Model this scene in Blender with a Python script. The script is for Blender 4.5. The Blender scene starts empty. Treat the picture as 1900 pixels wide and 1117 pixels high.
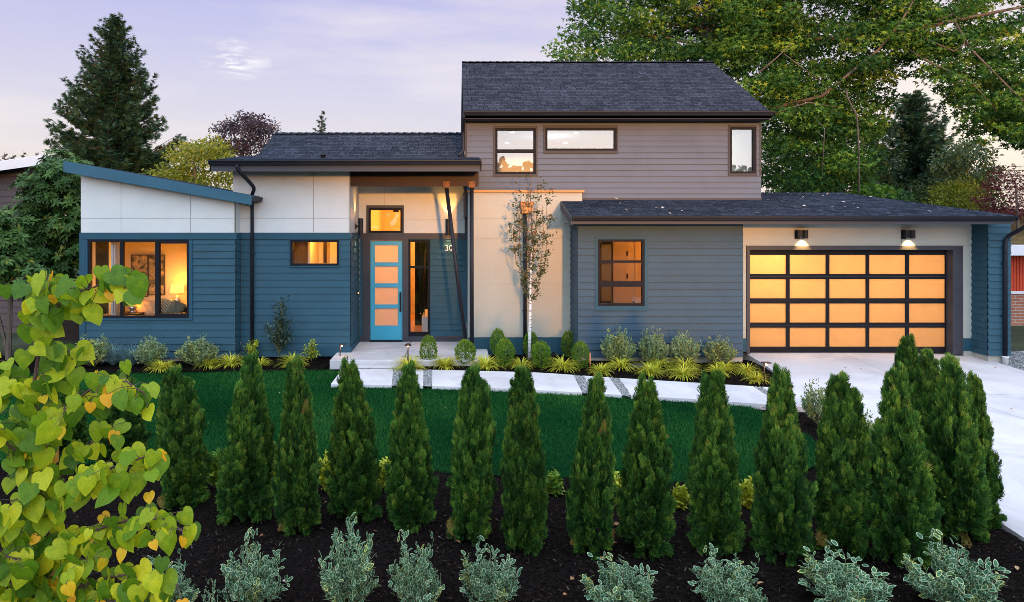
import bpy, math, random
import numpy as np
from mathutils import Vector, Matrix

# ------------------------------------------------------------------ camera, sky, sun, exposure
SC = bpy.context.scene
COL = SC.collection
R_ = math.radians
F = 1266.7          # focal length measured in photo pixels (1900 wide)
CX, HY, CZ = 842.0, 420.0, 3.07
def X(px, d): return (px - CX) / F * d
def Z(py, d): return CZ - (py - HY) / F * d
def PT(px, py, d): return Vector((X(px, d), d, Z(py, d)))
def DG(py, z=-0.1): return (CZ - z) * F / (py - HY)      # distance of a ground point

cam = bpy.data.cameras.new('camera')
cam.sensor_width = 36.0
cam.lens = 36.0 * F / 1900.0
cam.shift_x = (950.0 - CX) / 1900.0
cam.shift_y = -(558.5 - HY) / 1900.0
cam.clip_end = 3000
camo = bpy.data.objects.new('camera', cam)
camo.location = (0, 0, CZ); camo.rotation_euler = (R_(90), 0, 0)
COL.objects.link(camo); SC.camera = camo

SUN_EL, SUN_AZ = 4.0, 12.0      # low evening sun behind the camera, a little to the right
world = bpy.data.worlds.new('World'); SC.world = world
world.use_nodes = True
wt = world.node_tree; wt.nodes.clear()
def wn(t, **k):
    n = wt.nodes.new(t)
    for a, b in k.items(): setattr(n, a, b)
    return n
wl = wt.links.new
wo = wn('ShaderNodeOutputWorld'); wb = wn('ShaderNodeBackground'); wl(wb.outputs[0], wo.inputs[0])
sky = wn('ShaderNodeTexSky', sky_type='NISHITA'); sky.sun_disc = False
sky.sun_elevation = R_(SUN_EL); sky.sun_rotation = R_(180 - SUN_AZ)
tc = wn('ShaderNodeTexCoord'); sep = wn('ShaderNodeSeparateXYZ'); wl(tc.outputs['Generated'], sep.inputs[0])
def wmath(op, a, b=None, clamp=False):
    n = wn('ShaderNodeMath', operation=op); n.use_clamp = clamp
    for i, v in enumerate((a, b)):
        if v is None: continue
        if isinstance(v, (int, float)): n.inputs[i].default_value = v
        else: wl(v, n.inputs[i])
    return n.outputs[0]
def wmix(fac, a, b, mode='MIX'):
    n = wn('ShaderNodeMix', data_type='RGBA', blend_type=mode)
    for s, v in ((n.inputs[0], fac), (n.inputs[6], a), (n.inputs[7], b)):
        if isinstance(v, (int, float)): s.default_value = v
        elif isinstance(v, tuple): s.default_value = v + (1,)
        else: wl(v, s)
    return n.outputs[2]
# dusk air: cream at the horizon through lavender overhead
ramp = wn('ShaderNodeValToRGB'); wl(sep.outputs[2], ramp.inputs[0])
cr = ramp.color_ramp; cr.elements[0].position = 0.0; cr.elements[0].color = (.82, .75, .77, 1)
cr.elements[1].position = 0.75; cr.elements[1].color = (.42, .44, .78, 1)
for p, c in ((.09, (.74, .65, .75)), (.2, (.63, .57, .79)), (.33, (.49, .455, .82))):
    e = cr.elements.new(p); e.color = c + (1,)
mp = wn('ShaderNodeMapping'); wl(tc.outputs['Generated'], mp.inputs[0])
mp.inputs['Scale'].default_value = (1.6, 1.6, 9.0); mp.inputs['Rotation'].default_value = (0, R_(16), 0)
nz = wn('ShaderNodeTexNoise'); wl(mp.outputs[0], nz.inputs[0]); nz.inputs['Scale'].default_value = 1.7
nz.inputs['Detail'].default_value = 6; nz.inputs['Roughness'].default_value = .55
cl = wn('ShaderNodeMapRange'); wl(nz.outputs[0], cl.inputs[0]); cl.inputs[1].default_value = .42; cl.inputs[2].default_value = .64
base = wmix(wmath('MULTIPLY', cl.outputs[0], .70), ramp.outputs[0], (.88, .76, .82))
# the one bright wisp left of the roof
w_ = Vector((X(436, 1), 1, (HY - 110) / F)).normalized()
wq = wn('ShaderNodeVectorMath', operation='SUBTRACT'); wl(tc.outputs['Generated'], wq.inputs[0]); wq.inputs[1].default_value = w_
wr_ = wn('ShaderNodeMapping'); wl(wq.outputs[0], wr_.inputs[0]); wr_.inputs['Rotation'].default_value = (0, R_(18), 0); wr_.inputs['Scale'].default_value = (1.0, 1.0, 1.75)
nw = wn('ShaderNodeTexNoise'); wl(tc.outputs['Generated'], nw.inputs[0]); nw.inputs['Scale'].default_value = 38; nw.inputs['Detail'].default_value = 4
nws = wn('ShaderNodeVectorMath', operation='SCALE'); wl(nw.outputs['Color'], nws.inputs[0]); nws.inputs['Scale'].default_value = .045
nwa = wn('ShaderNodeVectorMath', operation='ADD'); wl(wr_.outputs[0], nwa.inputs[0]); wl(nws.outputs[0], nwa.inputs[1])
vd = wn('ShaderNodeVectorMath', operation='DISTANCE'); wl(nwa.outputs[0], vd.inputs[0]); vd.inputs[1].default_value = (.0225, .0225, .0225)
wm = wn('ShaderNodeMapRange'); wl(vd.outputs['Value'], wm.inputs[0]); wm.inputs[1].default_value = .048; wm.inputs[2].default_value = .008
mp2 = wn('ShaderNodeMapping'); wl(tc.outputs['Generated'], mp2.inputs[0]); mp2.inputs['Scale'].default_value = (11, 11, 70)
mp2.inputs['Rotation'].default_value = (0, R_(-9), R_(20))
nz2 = wn('ShaderNodeTexNoise'); wl(mp2.outputs[0], nz2.inputs[0]); nz2.inputs['Scale'].default_value = 1.3; nz2.inputs['Detail'].default_value = 8; nz2.inputs['Roughness'].default_value = .65; nz2.inputs['Distortion'].default_value = .6
ws = wn('ShaderNodeMapRange'); wl(nz2.outputs[0], ws.inputs[0]); ws.inputs[1].default_value = .46; ws.inputs[2].default_value = .72
base = wmix(wmath('MULTIPLY', wm.outputs[0], ws.outputs[0]), base, (1.40, 1.30, 1.20))
# warm after-glow low on the right
vg = wn('ShaderNodeVectorMath', operation='DISTANCE'); wl(tc.outputs['Generated'], vg.inputs[0])
vg.inputs[1].default_value = Vector((X(1860, 1), 1, (HY - 190) / F)).normalized()
wg = wn('ShaderNodeMapRange'); wl(vg.outputs['Value'], wg.inputs[0]); wg.inputs[1].default_value = .22; wg.inputs[2].default_value = 0.0
base = wmix(wmath('MULTIPLY', wg.outputs[0], .8), base, (1.25, 1.06, .86))
# the half of the sky the sun is leaving (behind the viewer) is brighter and less lavender
back = wn('ShaderNodeMapRange'); wl(sep.outputs[1], back.inputs[0]); back.inputs[1].default_value = .30; back.inputs[2].default_value = -.75
fr_ = wn('ShaderNodeVectorMath', operation='SCALE'); wl(base, fr_.inputs[0]); fr_.inputs['Scale'].default_value = .62
bkc = wmix(back.outputs[0], fr_.outputs[0], (1.52, 1.86, 2.36))
zen = wn('ShaderNodeMapRange'); wl(sep.outputs[2], zen.inputs[0]); zen.inputs[1].default_value = .45; zen.inputs[2].default_value = .95
bkc = wmix(zen.outputs[0], bkc, (1.55, 1.80, 2.25))
ns = wn('ShaderNodeVectorMath', operation='SCALE'); wl(sky.outputs[0], ns.inputs[0]); ns.inputs['Scale'].default_value = .05
ad = wn('ShaderNodeVectorMath', operation='ADD'); wl(bkc, ad.inputs[0]); wl(ns.outputs[0], ad.inputs[1])
wl(ad.outputs[0], wb.inputs[0]); wb.inputs[1].default_value = 1.0

sl = bpy.data.lights.new('sun', 'SUN'); sl.energy = 3.3; sl.angle = R_(2.6); sl.color = (1.0, .42, .09)
so = bpy.data.objects.new('sun', sl); COL.objects.link(so)
sd = Vector((-math.sin(R_(SUN_AZ)) * math.cos(R_(SUN_EL)), math.cos(R_(SUN_AZ)) * math.cos(R_(SUN_EL)), -math.sin(R_(SUN_EL))))
so.rotation_euler = sd.to_track_quat('-Z', 'Y').to_euler(); so.location = (10, -40, 30)

SC.view_settings.view_transform = 'Standard'; SC.view_settings.look = 'None'
SC.view_settings.exposure = 0.45; SC.view_settings.gamma = 1.0
cy = SC.cycles
cy.use_denoising = True; cy.denoising_prefilter = 'NONE'; cy.filter_width = .85; cy.max_bounces = 7; cy.diffuse_bounces = 3; cy.glossy_bounces = 3
cy.transmission_bounces = 5; cy.transparent_max_bounces = 16
cy.caustics_reflective = False; cy.caustics_refractive = False; cy.sample_clamp_indirect = 4.0
cy.use_adaptive_sampling = True; cy.adaptive_threshold = .008

# ------------------------------------------------------------------ helpers
rnd = random.Random(7)
RG = np.random.default_rng(11)

class MB:
    """collects faces; build() links them as ONE mesh object"""
    def __init__(s): s.v = []; s.f = []; s.m = []; s.uv = {}; s.sm = set()
    def quad(s, pts, m=0, uv=None):
        i = len(s.v); s.v += [tuple(p) for p in pts]; s.f.append(tuple(range(i, i + len(pts)))); s.m.append(m)
        if uv: s.uv[len(s.f) - 1] = uv
        return s
    def box(s, x0, x1, y0, y1, z0, z1, m=0):
        i = len(s.v)
        s.v += [(x0, y0, z0), (x1, y0, z0), (x1, y1, z0), (x0, y1, z0), (x0, y0, z1), (x1, y0, z1), (x1, y1, z1), (x0, y1, z1)]
        for f in ((3, 2, 1, 0), (4, 5, 6, 7), (0, 1, 5, 4), (1, 2, 6, 5), (2, 3, 7, 6), (3, 0, 4, 7)):
            s.f.append(tuple(i + k for k in f)); s.m.append(m)
        return s
    def prism(s, poly, vec, m=0, mcap=None):
        """polygon of 3-D points swept along vec"""
        i = len(s.v); n = len(poly); vec = Vector(vec); mc = m if mcap is None else mcap
        s.v += [tuple(p) for p in poly] + [tuple(Vector(p) + vec) for p in poly]
        s.f.append(tuple(range(i, i + n))); s.m.append(mc)
        s.f.append(tuple(range(i + 2 * n - 1, i + n - 1, -1))); s.m.append(mc)
        for k in range(n):
            s.f.append((i + k, i + n + k, i + n + (k + 1) % n, i + (k + 1) % n)); s.m.append(m)
        return s
    def tube(s, pts, rad, n=8, m=0, caps=True):
        pts = [Vector(p) for p in pts]
        if not isinstance(rad, (list, tuple)): rad = [rad] * len(pts)
        i0 = len(s.v); prev = None
        for k, p in enumerate(pts):
            t = (pts[min(k + 1, len(pts) - 1)] - pts[max(k - 1, 0)]).normalized()
            if prev is None:
                a = Vector((0, 0, 1)) if abs(t.z) < .9 else Vector((1, 0, 0)); u = t.cross(a).normalized()
            else: u = (prev - t * prev.dot(t)).normalized()
            prev = u; w = t.cross(u)
            for j in range(n):
                q = 2 * math.pi * j / n; s.v.append(tuple(p + (u * math.cos(q) + w * math.sin(q)) * rad[k]))
        for k in range(len(pts) - 1):
            for j in range(n):
                a = i0 + k * n + j; b = i0 + k * n + (j + 1) % n
                s.sm.add(len(s.f)); s.f.append((a, b, b + n, a + n)); s.m.append(m)
        if caps:
            s.f.append(tuple(i0 + j for j in range(n - 1, -1, -1))); s.m.append(m)
            e = i0 + (len(pts) - 1) * n; s.f.append(tuple(e + j for j in range(n))); s.m.append(m)
        return s
    def lathe(s, prof, c=(0, 0, 0), n=16, m=0):
        i0 = len(s.v)
        for r, z in prof:
            for j in range(n):
                q = 2 * math.pi * j / n; s.v.append((c[0] + r * math.cos(q), c[1] + r * math.sin(q), c[2] + z))
        for k in range(len(prof) - 1):
            for j in range(n):
                a = i0 + k * n + j; b = i0 + k * n + (j + 1) % n
                s.sm.add(len(s.f)); s.f.append((a, b, b + n, a + n)); s.m.append(m)
        return s
    def build(s, name, mats, parent=None, loc=(0, 0, 0), bevel=0):
        o0 = Vector(loc); p = parent
        while p is not None: o0 = o0 + p.location; p = p.parent
        me = bpy.data.meshes.new(name)
        me.from_pydata([(a - o0.x, b - o0.y, c - o0.z) for a, b, c in s.v], [], s.f)
        mats = mats if isinstance(mats, (list, tuple)) else [mats]
        for q in mats: me.materials.append(q)
        me.polygons.foreach_set('material_index', s.m)
        if s.sm: me.polygons.foreach_set('use_smooth', [k in s.sm for k in range(len(s.f))])
        if s.uv:
            ul = me.uv_layers.new(name='uv').data
            for k, uvs in s.uv.items():
                for li, q in zip(me.polygons[k].loop_indices, uvs): ul[li].uv = q
        o = bpy.data.objects.new(name, me); COL.objects.link(o); o.parent = parent; o.location = loc
        if bevel:
            b = o.modifiers.new('bevel', 'BEVEL'); b.width = bevel; b.segments = 2; b.limit_method = 'ANGLE'
        return o

def boards(name, m, parent, *bx):
    """each box a board of its own"""
    for b in bx: MB().box(*b).build(name, m, parent)
def tag(o, label=None, cat=None, group=None, kind=None):
    if label: o['label'] = label
    if cat: o['category'] = cat
    if group: o['group'] = group
    if kind: o['kind'] = kind
    return o
def thing(name, label, cat, loc=(0, 0, 0), group=None, rz=0):
    o = bpy.data.objects.new(name, None); COL.objects.link(o); o.location = loc; o.rotation_euler = (0, 0, rz)
    o.empty_display_size = .1
    return tag(o, label, cat, group)
def struct(o): o['kind'] = 'structure'; return o
def copy_tree(o, parent=None):
    c = o.copy(); COL.objects.link(c); c.parent = parent
    for ch in list(o.children): copy_tree(ch, c)
    return c

def npmesh(name, V, T, mats, var=None, mi=None, smooth=False, parent=None, loc=(0, 0, 0)):
    """numpy triangles -> one mesh object"""
    me = bpy.data.meshes.new(name)
    V = np.asarray(V, np.float32); T = np.asarray(T, np.int32)
    me.vertices.add(len(V)); me.vertices.foreach_set('co', V.ravel())
    me.loops.add(T.size); me.loops.foreach_set('vertex_index', T.ravel())
    me.polygons.add(len(T)); me.polygons.foreach_set('loop_start', np.arange(0, T.size, 3, dtype=np.int32))
    for q in (mats if isinstance(mats, (list, tuple)) else [mats]): me.materials.append(q)
    if mi is not None: me.polygons.foreach_set('material_index', np.asarray(mi, np.int32))
    me.polygons.foreach_set('use_smooth', np.full(len(T), smooth))
    if var is not None:
        at = me.attributes.new('var', 'FLOAT', 'FACE'); at.data.foreach_set('value', np.asarray(var, np.float32))
    me.update(calc_edges=True); me.validate()
    o = bpy.data.objects.new(name, me); COL.objects.link(o); o.parent = parent; o.location = loc
    return o
def frames(T, N):
    """rotation matrices: y along T, z near N"""
    T = T / (np.linalg.norm(T, axis=1, keepdims=True) + 1e-9)
    Xa = np.cross(T, N); Xa /= (np.linalg.norm(Xa, axis=1, keepdims=True) + 1e-9)
    Za = np.cross(Xa, T)
    return np.stack([Xa, T, Za], axis=2)
def scatter(tv, tf, P, Rm, S, var=None, tmi=None):
    tv = np.asarray(tv, float); tf = np.asarray(tf, int); n = len(P)
    S = np.asarray(S, float)
    if S.ndim == 1: S = np.repeat(S[:, None], 3, 1)
    V = np.einsum('nij,nkj->nki', Rm, tv[None] * S[:, None, :]) + P[:, None, :]
    T = tf[None] + (np.arange(n) * len(tv))[:, None, None]
    va = None if var is None else np.repeat(var, len(tf))
    mi = None if tmi is None else np.tile(tmi, n)
    return V.reshape(-1, 3), T.reshape(-1, 3), va, mi
def merge(*parts):
    Vs, Ts, vs, ms, o = [], [], [], [], 0
    for V, T, va, mi in parts:
        Vs.append(V); Ts.append(T + o); o += len(V)
        vs.append(np.zeros(len(T)) if va is None else va); ms.append(np.zeros(len(T), int) if mi is None else mi)
    return np.concatenate(Vs), np.concatenate(Ts), np.concatenate(vs), np.concatenate(ms)
def unit(n, g=RG):
    v = g.normal(size=(n, 3)); return v / np.linalg.norm(v, axis=1, keepdims=True)
def mbtri(mb):
    """MB -> numpy triangles"""
    T = []
    for f in mb.f:
        for k in range(1, len(f) - 1): T.append((f[0], f[k], f[k + 1]))
    return np.array(mb.v, float), np.array(T, int)
def inpoly(px, py, poly):
    r = np.zeros(len(px), bool); n = len(poly)
    for i in range(n):
        (x0, y0), (x1, y1) = poly[i], poly[(i + 1) % n]
        c = ((y0 > py) != (y1 > py)) & (px < (x1 - x0) * (py - y0) / (y1 - y0 + 1e-12) + x0)
        r ^= c
    return r

# ------------------------------------------------------------------ materials
def newmat(name):
    m = bpy.data.materials.new(name); m.use_nodes = True; m.node_tree.nodes.clear()
    return m, m.node_tree.nodes, m.node_tree.links
def pm(name, col, rough=.6, var=.12, scale=6, bump=.15, bscale=60, metallic=0, spec=.2, stretch=(1, 1, 1), coat=0, dist=.004, detail=4):
    """painted / mineral surface: two noises vary its colour, roughness and relief"""
    m, N, L = newmat(name)
    o = N.new('ShaderNodeOutputMaterial'); b = N.new('ShaderNodeBsdfPrincipled'); L.new(b.outputs[0], o.inputs[0])
    t = N.new('ShaderNodeTexCoord'); mp = N.new('ShaderNodeMapping'); L.new(t.outputs['Object'], mp.inputs[0]); mp.inputs['Scale'].default_value = stretch
    n = N.new('ShaderNodeTexNoise'); L.new(mp.outputs[0], n.inputs[0]); n.inputs['Scale'].default_value = scale; n.inputs['Detail'].default_value = detail
    r = N.new('ShaderNodeMapRange'); L.new(n.outputs[0], r.inputs[0]); r.inputs[1].default_value = .25; r.inputs[2].default_value = .75
    r.inputs[3].default_value = 1 - var; r.inputs[4].default_value = 1 + var
    sc = N.new('ShaderNodeVectorMath'); sc.operation = 'SCALE'; sc.inputs[0].default_value = col; L.new(r.outputs[0], sc.inputs['Scale'])
    L.new(sc.outputs[0], b.inputs['Base Color'])
    n2 = N.new('ShaderNodeTexNoise'); L.new(mp.outputs[0], n2.inputs[0]); n2.inputs['Scale'].default_value = bscale; n2.inputs['Detail'].default_value = 3
    bp = N.new('ShaderNodeBump'); L.new(n2.outputs[0], bp.inputs['Height']); bp.inputs['Strength'].default_value = bump; bp.inputs['Distance'].default_value = dist
    L.new(bp.outputs[0], b.inputs['Normal'])
    rr = N.new('ShaderNodeMapRange'); L.new(n.outputs[0], rr.inputs[0]); rr.inputs[3].default_value = max(.03, rough - .1); rr.inputs[4].default_value = min(1, rough + .1)
    L.new(rr.outputs[0], b.inputs['Roughness'])
    b.inputs['Metallic'].default_value = metallic; b.inputs['Specular IOR Level'].default_value = spec; b.inputs['Coat Weight'].default_value = coat
    return m
def leafmat(name, cols, trans=.3, rough=.5, spec=.35, objvar=.12):
    """leaf: colour picked by the leaf's own 'var' number, a share of light passes through"""
    m, N, L = newmat(name)
    o = N.new('ShaderNodeOutputMaterial'); b = N.new('ShaderNodeBsdfPrincipled')
    a = N.new('ShaderNodeAttribute'); a.attribute_name = 'var'
    rp = N.new('ShaderNodeValToRGB'); L.new(a.outputs['Fac'], rp.inputs[0])
    k = len(cols); e = rp.color_ramp.elements
    while len(e) < k: e.new(.5)
    for i, c in enumerate(cols): e[i].position = i / (k - 1); e[i].color = tuple(c) + (1,)
    oi = N.new('ShaderNodeObjectInfo'); mr = N.new('ShaderNodeMapRange'); L.new(oi.outputs['Random'], mr.inputs[0])
    mr.inputs[3].default_value = 1 - objvar; mr.inputs[4].default_value = 1 + objvar
    sc = N.new('ShaderNodeVectorMath'); sc.operation = 'SCALE'; L.new(rp.outputs[0], sc.inputs[0]); L.new(mr.outputs[0], sc.inputs['Scale'])
    L.new(sc.outputs[0], b.inputs['Base Color']); b.inputs['Roughness'].default_value = rough; b.inputs['Specular IOR Level'].default_value = spec
    tr = N.new('ShaderNodeBsdfTranslucent'); L.new(sc.outputs[0], tr.inputs[0])
    mx = N.new('ShaderNodeMixShader'); mx.inputs[0].default_value = trans; L.new(b.outputs[0], mx.inputs[1]); L.new(tr.outputs[0], mx.inputs[2])
    L.new(mx.outputs[0], o.inputs[0]); return m
def glassmat(name, refl=.1, tint=(1, 1, 1)):
    m, N, L = newmat(name)
    o = N.new('ShaderNodeOutputMaterial'); t = N.new('ShaderNodeBsdfTransparent'); t.inputs[0].default_value = tint + (1,)
    g = N.new('ShaderNodeBsdfGlossy'); g.inputs['Roughness'].default_value = .01
    nt = N.new('ShaderNodeTexNoise'); nt.inputs['Scale'].default_value = 1.3
    tcn = N.new('ShaderNodeTexCoord'); L.new(tcn.outputs['Object'], nt.inputs[0])
    bp = N.new('ShaderNodeBump'); bp.inputs['Strength'].default_value = .05; bp.inputs['Distance'].default_value = .02; L.new(nt.outputs[0], bp.inputs['Height']); L.new(bp.outputs[0], g.inputs['Normal'])
    f = N.new('ShaderNodeFresnel'); f.inputs[0].default_value = 1.5
    ad = N.new('ShaderNodeMath'); ad.operation = 'ADD'; ad.use_clamp = True; ad.inputs[1].default_value = refl; L.new(f.outputs[0], ad.inputs[0])
    mx = N.new('ShaderNodeMixShader'); L.new(ad.outputs[0], mx.inputs[0]); L.new(t.outputs[0], mx.inputs[1]); L.new(g.outputs[0], mx.inputs[2])
    L.new(mx.outputs[0], o.inputs[0]); return m
def emitmat(name, col, s):
    m, N, L = newmat(name)
    o = N.new('ShaderNodeOutputMaterial'); e = N.new('ShaderNodeEmission'); e.inputs[0].default_value = col + (1,); e.inputs[1].default_value = s
    L.new(e.outputs[0], o.inputs[0]); return m
def frostmat(name, col, rough=.35, white=(.34, .25, .15, 1), mixw=.28):
    """frosted glass: light from the room behind soaks through, a soft sheen outside"""
    m, N, L = newmat(name)
    o = N.new('ShaderNodeOutputMaterial'); t = N.new('ShaderNodeBsdfTranslucent')
    tcn = N.new('ShaderNodeTexCoord'); n = N.new('ShaderNodeTexNoise'); n.inputs['Scale'].default_value = 2.2; n.inputs['Detail'].default_value = 4; L.new(tcn.outputs['Object'], n.inputs[0])
    r = N.new('ShaderNodeMapRange'); L.new(n.outputs[0], r.inputs[0]); r.inputs[3].default_value = .9; r.inputs[4].default_value = 1.08
    s = N.new('ShaderNodeVectorMath'); s.operation = 'SCALE'; s.inputs[0].default_value = col; L.new(r.outputs[0], s.inputs['Scale']); L.new(s.outputs[0], t.inputs[0])
    b = N.new('ShaderNodeBsdfPrincipled'); b.inputs['Base Color'].default_value = white; b.inputs['Roughness'].default_value = rough
    mx = N.new('ShaderNodeMixShader'); mx.inputs[0].default_value = mixw; L.new(t.outputs[0], mx.inputs[1]); L.new(b.outputs[0], mx.inputs[2])
    L.new(mx.outputs[0], o.inputs[0]); return m
def shinglemat(name, c1, c2, bw=.33, rh=.14):
    m, N, L = newmat(name)
    o = N.new('ShaderNodeOutputMaterial'); b = N.new('ShaderNodeBsdfPrincipled'); L.new(b.outputs[0], o.inputs[0])
    u = N.new('ShaderNodeUVMap'); u.uv_map = 'uv'
    br = N.new('ShaderNodeTexBrick'); L.new(u.outputs[0], br.inputs[0]); br.inputs['Scale'].default_value = 1.0
    br.inputs['Brick Width'].default_value = bw; br.inputs['Row Height'].default_value = rh; br.inputs['Mortar Size'].default_value = .006
    br.inputs['Color1'].default_value = c1 + (1,); br.inputs['Color2'].default_value = c2 + (1,); br.inputs['Mortar'].default_value = tuple(.35 * k for k in c1) + (1,)
    br.inputs['Bias'].default_value = 0; br.offset = .37; br.offset_frequency = 2; br.squash = .7; br.squash_frequency = 3
    n = N.new('ShaderNodeTexNoise'); L.new(u.outputs[0], n.inputs[0]); n.inputs['Scale'].default_value = .9; n.inputs['Detail'].default_value = 5
    g = N.new('ShaderNodeTexNoise'); L.new(u.outputs[0], g.inputs[0]); g.inputs['Scale'].default_value = 90
    r = N.new('ShaderNodeMapRange'); L.new(n.outputs[0], r.inputs[0]); r.inputs[1].default_value = .3; r.inputs[2].default_value = .7; r.inputs[3].default_value = .9; r.inputs[4].default_value = 1.12
    r2 = N.new('ShaderNodeMapRange'); L.new(g.outputs[0], r2.inputs[0]); r2.inputs[3].default_value = .7; r2.inputs[4].default_value = 1.3
    mu = N.new('ShaderNodeMath'); mu.operation = 'MULTIPLY'; L.new(r.outputs[0], mu.inputs[0]); L.new(r2.outputs[0], mu.inputs[1])
    s = N.new('ShaderNodeVectorMath'); s.operation = 'SCALE'; L.new(br.outputs[0], s.inputs[0]); L.new(mu.outputs[0], s.inputs['Scale']); L.new(s.outputs[0], b.inputs['Base Color'])
    b.inputs['Roughness'].default_value = .95; b.inputs['Specular IOR Level'].default_value = 0
    # each course rises towards its butt edge
    sx = N.new('ShaderNodeSeparateXYZ'); L.new(u.outputs[0], sx.inputs[0])
    dv = N.new('ShaderNodeMath'); dv.operation = 'DIVIDE'; L.new(sx.outputs[1], dv.inputs[0]); dv.inputs[1].default_value = rh
    fr = N.new('ShaderNodeMath'); fr.operation = 'FRACT'; L.new(dv.outputs[0], fr.inputs[0])
    iv = N.new('ShaderNodeMath'); iv.operation = 'SUBTRACT'; iv.inputs[0].default_value = 1; L.new(fr.outputs[0], iv.inputs[1])
    ad = N.new('ShaderNodeMath'); ad.operation = 'MULTIPLY_ADD'; L.new(br.outputs['Fac'], ad.inputs[0]); ad.inputs[1].default_value = -.8; L.new(iv.outputs[0], ad.inputs[2])
    a2 = N.new('ShaderNodeMath'); a2.operation = 'MULTIPLY_ADD'; L.new(g.outputs[0], a2.inputs[0]); a2.inputs[1].default_value = .5; L.new(ad.outputs[0], a2.inputs[2])
    bp = N.new('ShaderNodeBump'); bp.inputs['Strength'].default_value = .8; bp.inputs['Distance'].default_value = .012; L.new(a2.outputs[0], bp.inputs['Height']); L.new(bp.outputs[0], b.inputs['Normal'])
    return m
def brickmat(name, c1, c2, mortar):
    m, N, L = newmat(name)
    o = N.new('ShaderNodeOutputMaterial'); b = N.new('ShaderNodeBsdfPrincipled'); L.new(b.outputs[0], o.inputs[0])
    t = N.new('ShaderNodeTexCoord'); mp = N.new('ShaderNodeMapping'); L.new(t.outputs['Object'], mp.inputs[0]); mp.inputs['Rotation'].default_value = (R_(90), 0, 0)
    br = N.new('ShaderNodeTexBrick'); L.new(mp.outputs[0], br.inputs[0]); br.inputs['Scale'].default_value = 1
    br.inputs['Brick Width'].default_value = .32; br.inputs['Row Height'].default_value = .1; br.inputs['Mortar Size'].default_value = .009
    br.inputs['Color1'].default_value = c1 + (1,); br.inputs['Color2'].default_value = c2 + (1,); br.inputs['Mortar'].default_value = mortar + (1,)
    L.new(br.outputs[0], b.inputs['Base Color']); b.inputs['Roughness'].default_value = .85
    bp = N.new('ShaderNodeBump'); bp.invert = True; bp.inputs['Strength'].default_value = .6; bp.inputs['Distance'].default_value = .01; L.new(br.outputs['Fac'], bp.inputs['Height']); L.new(bp.outputs[0], b.inputs['Normal'])
    return m

M = {}
M['blue'] = pm('blue_lap_paint', (.025, .074, .104), .65, .10, 1.4, .25, 40, stretch=(.25, 1, 1.6))
M['grey'] = pm('lap_paint_upper_lit', (.100, .117, .152), .65, .09, 1.4, .25, 40, stretch=(.25, 1, 1.6))  # wing lap paint lightened: the stronger light upstairs is put into the colour
M['bluelit'] = pm('blue_lap_sunlit', (.037, .071, .102), .65, .10, 1.4, .25, 40, stretch=(.25, 1, 1.6))  # the blue lap paint greyed, warm sun on the garage wing mixed into it
M['bluetrim'] = pm('blue_trim_paint', (.019, .066, .098), .6, .08, 3, .12, 60)
M['panel'] = pm('pale_panel_paint', (.545, .555, .54), .65, .05, 1.1, .3, 90)
M['stucco'] = pm('pale_stucco', (.385, .37, .31), .75, .06, 1.0, .6, 130)
M['seam'] = pm('panel_seam', (.30, .30, .27), .7, .05)
M['trim'] = pm('charcoal_trim', (.045, .047, .056), .45, .12, 3, .1, 50)
M['greytrim'] = pm('grey_trim', (.050, .047, .050), .6, .15, 4, .2, 40)
M['black'] = pm('black_frame', (.010, .010, .013), .6, .2, 5, .05, 50, spec=.1)
M['gutter'] = pm('black_gutter', (.011, .013, .019), .5, .2, 2, .05, 20, spec=.25)
M['bluegutter'] = pm('blue_fascia', (.030, .092, .135), .45, .1, 2, .15, 40)
M['fascia'] = pm('grey_fascia', (.055, .057, .066), .6, .15, 2, .2, 40, stretch=(.3, 1, 1))
M['wood'] = pm('dark_stained_beam', (.032, .017, .012), .55, .35, 3, .4, 40, stretch=(.15, 1, 2))
M['copper'] = pm('copper_cap', (.42, .19, .07), .5, .3, 5, .1, 30, metallic=.15)
M['shingle'] = shinglemat('charcoal_shingles', (.022, .026, .035), (.044, .051, .068), .20, .125)
M['brownroof'] = shinglemat('mossy_brown_shingles', (.10, .065, .03), (.16, .11, .05))
M['teal'] = pm('teal_door_paint', (.035, .32, .46), .4, .05, 2, .06, 40, spec=.5)
M['concrete'] = pm('broom_concrete', (.55, .52, .52), .85, .17, .7, .5, 120, stretch=(1, 1, 1), detail=12)
def stain(m, amt=.22, scale=.35):
    N, L = m.node_tree.nodes, m.node_tree.links; b = next(n for n in N if n.type == 'BSDF_PRINCIPLED'); l = b.inputs['Base Color'].links[0]; src = l.from_socket
    t = N.new('ShaderNodeTexCoord'); n = N.new('ShaderNodeTexNoise'); L.new(t.outputs['Object'], n.inputs[0]); n.inputs['Scale'].default_value = scale; n.inputs['Detail'].default_value = 9; n.inputs['Roughness'].default_value = .68; n.inputs['Distortion'].default_value = .8
    r = N.new('ShaderNodeMapRange'); L.new(n.outputs[0], r.inputs[0]); r.inputs[1].default_value = .48; r.inputs[2].default_value = .66; r.inputs[3].default_value = 1; r.inputs[4].default_value = 1 - amt
    s_ = N.new('ShaderNodeVectorMath'); s_.operation = 'SCALE'; L.new(src, s_.inputs[0]); L.new(r.outputs[0], s_.inputs['Scale']); L.new(s_.outputs[0], b.inputs['Base Color'])
stain(M['concrete'], .20, .6)
for k_, a_ in (('blue', .14), ('grey', .10), ('bluelit', .12), ('panel', .05), ('stucco', .05)): stain(M[k_], a_, 1.1)
M['foundation'] = pm('raw_foundation', (.36, .34, .30), .9, .25, 3, .6, 50, detail=7)
M['bracket'] = pm('copper_bracket', (.22, .09, .035), .6, .3, 12, .2, 60)
M['white'] = pm('white_paint', (.74, .73, .72), .5, .04, 3, .1, 40)
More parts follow.
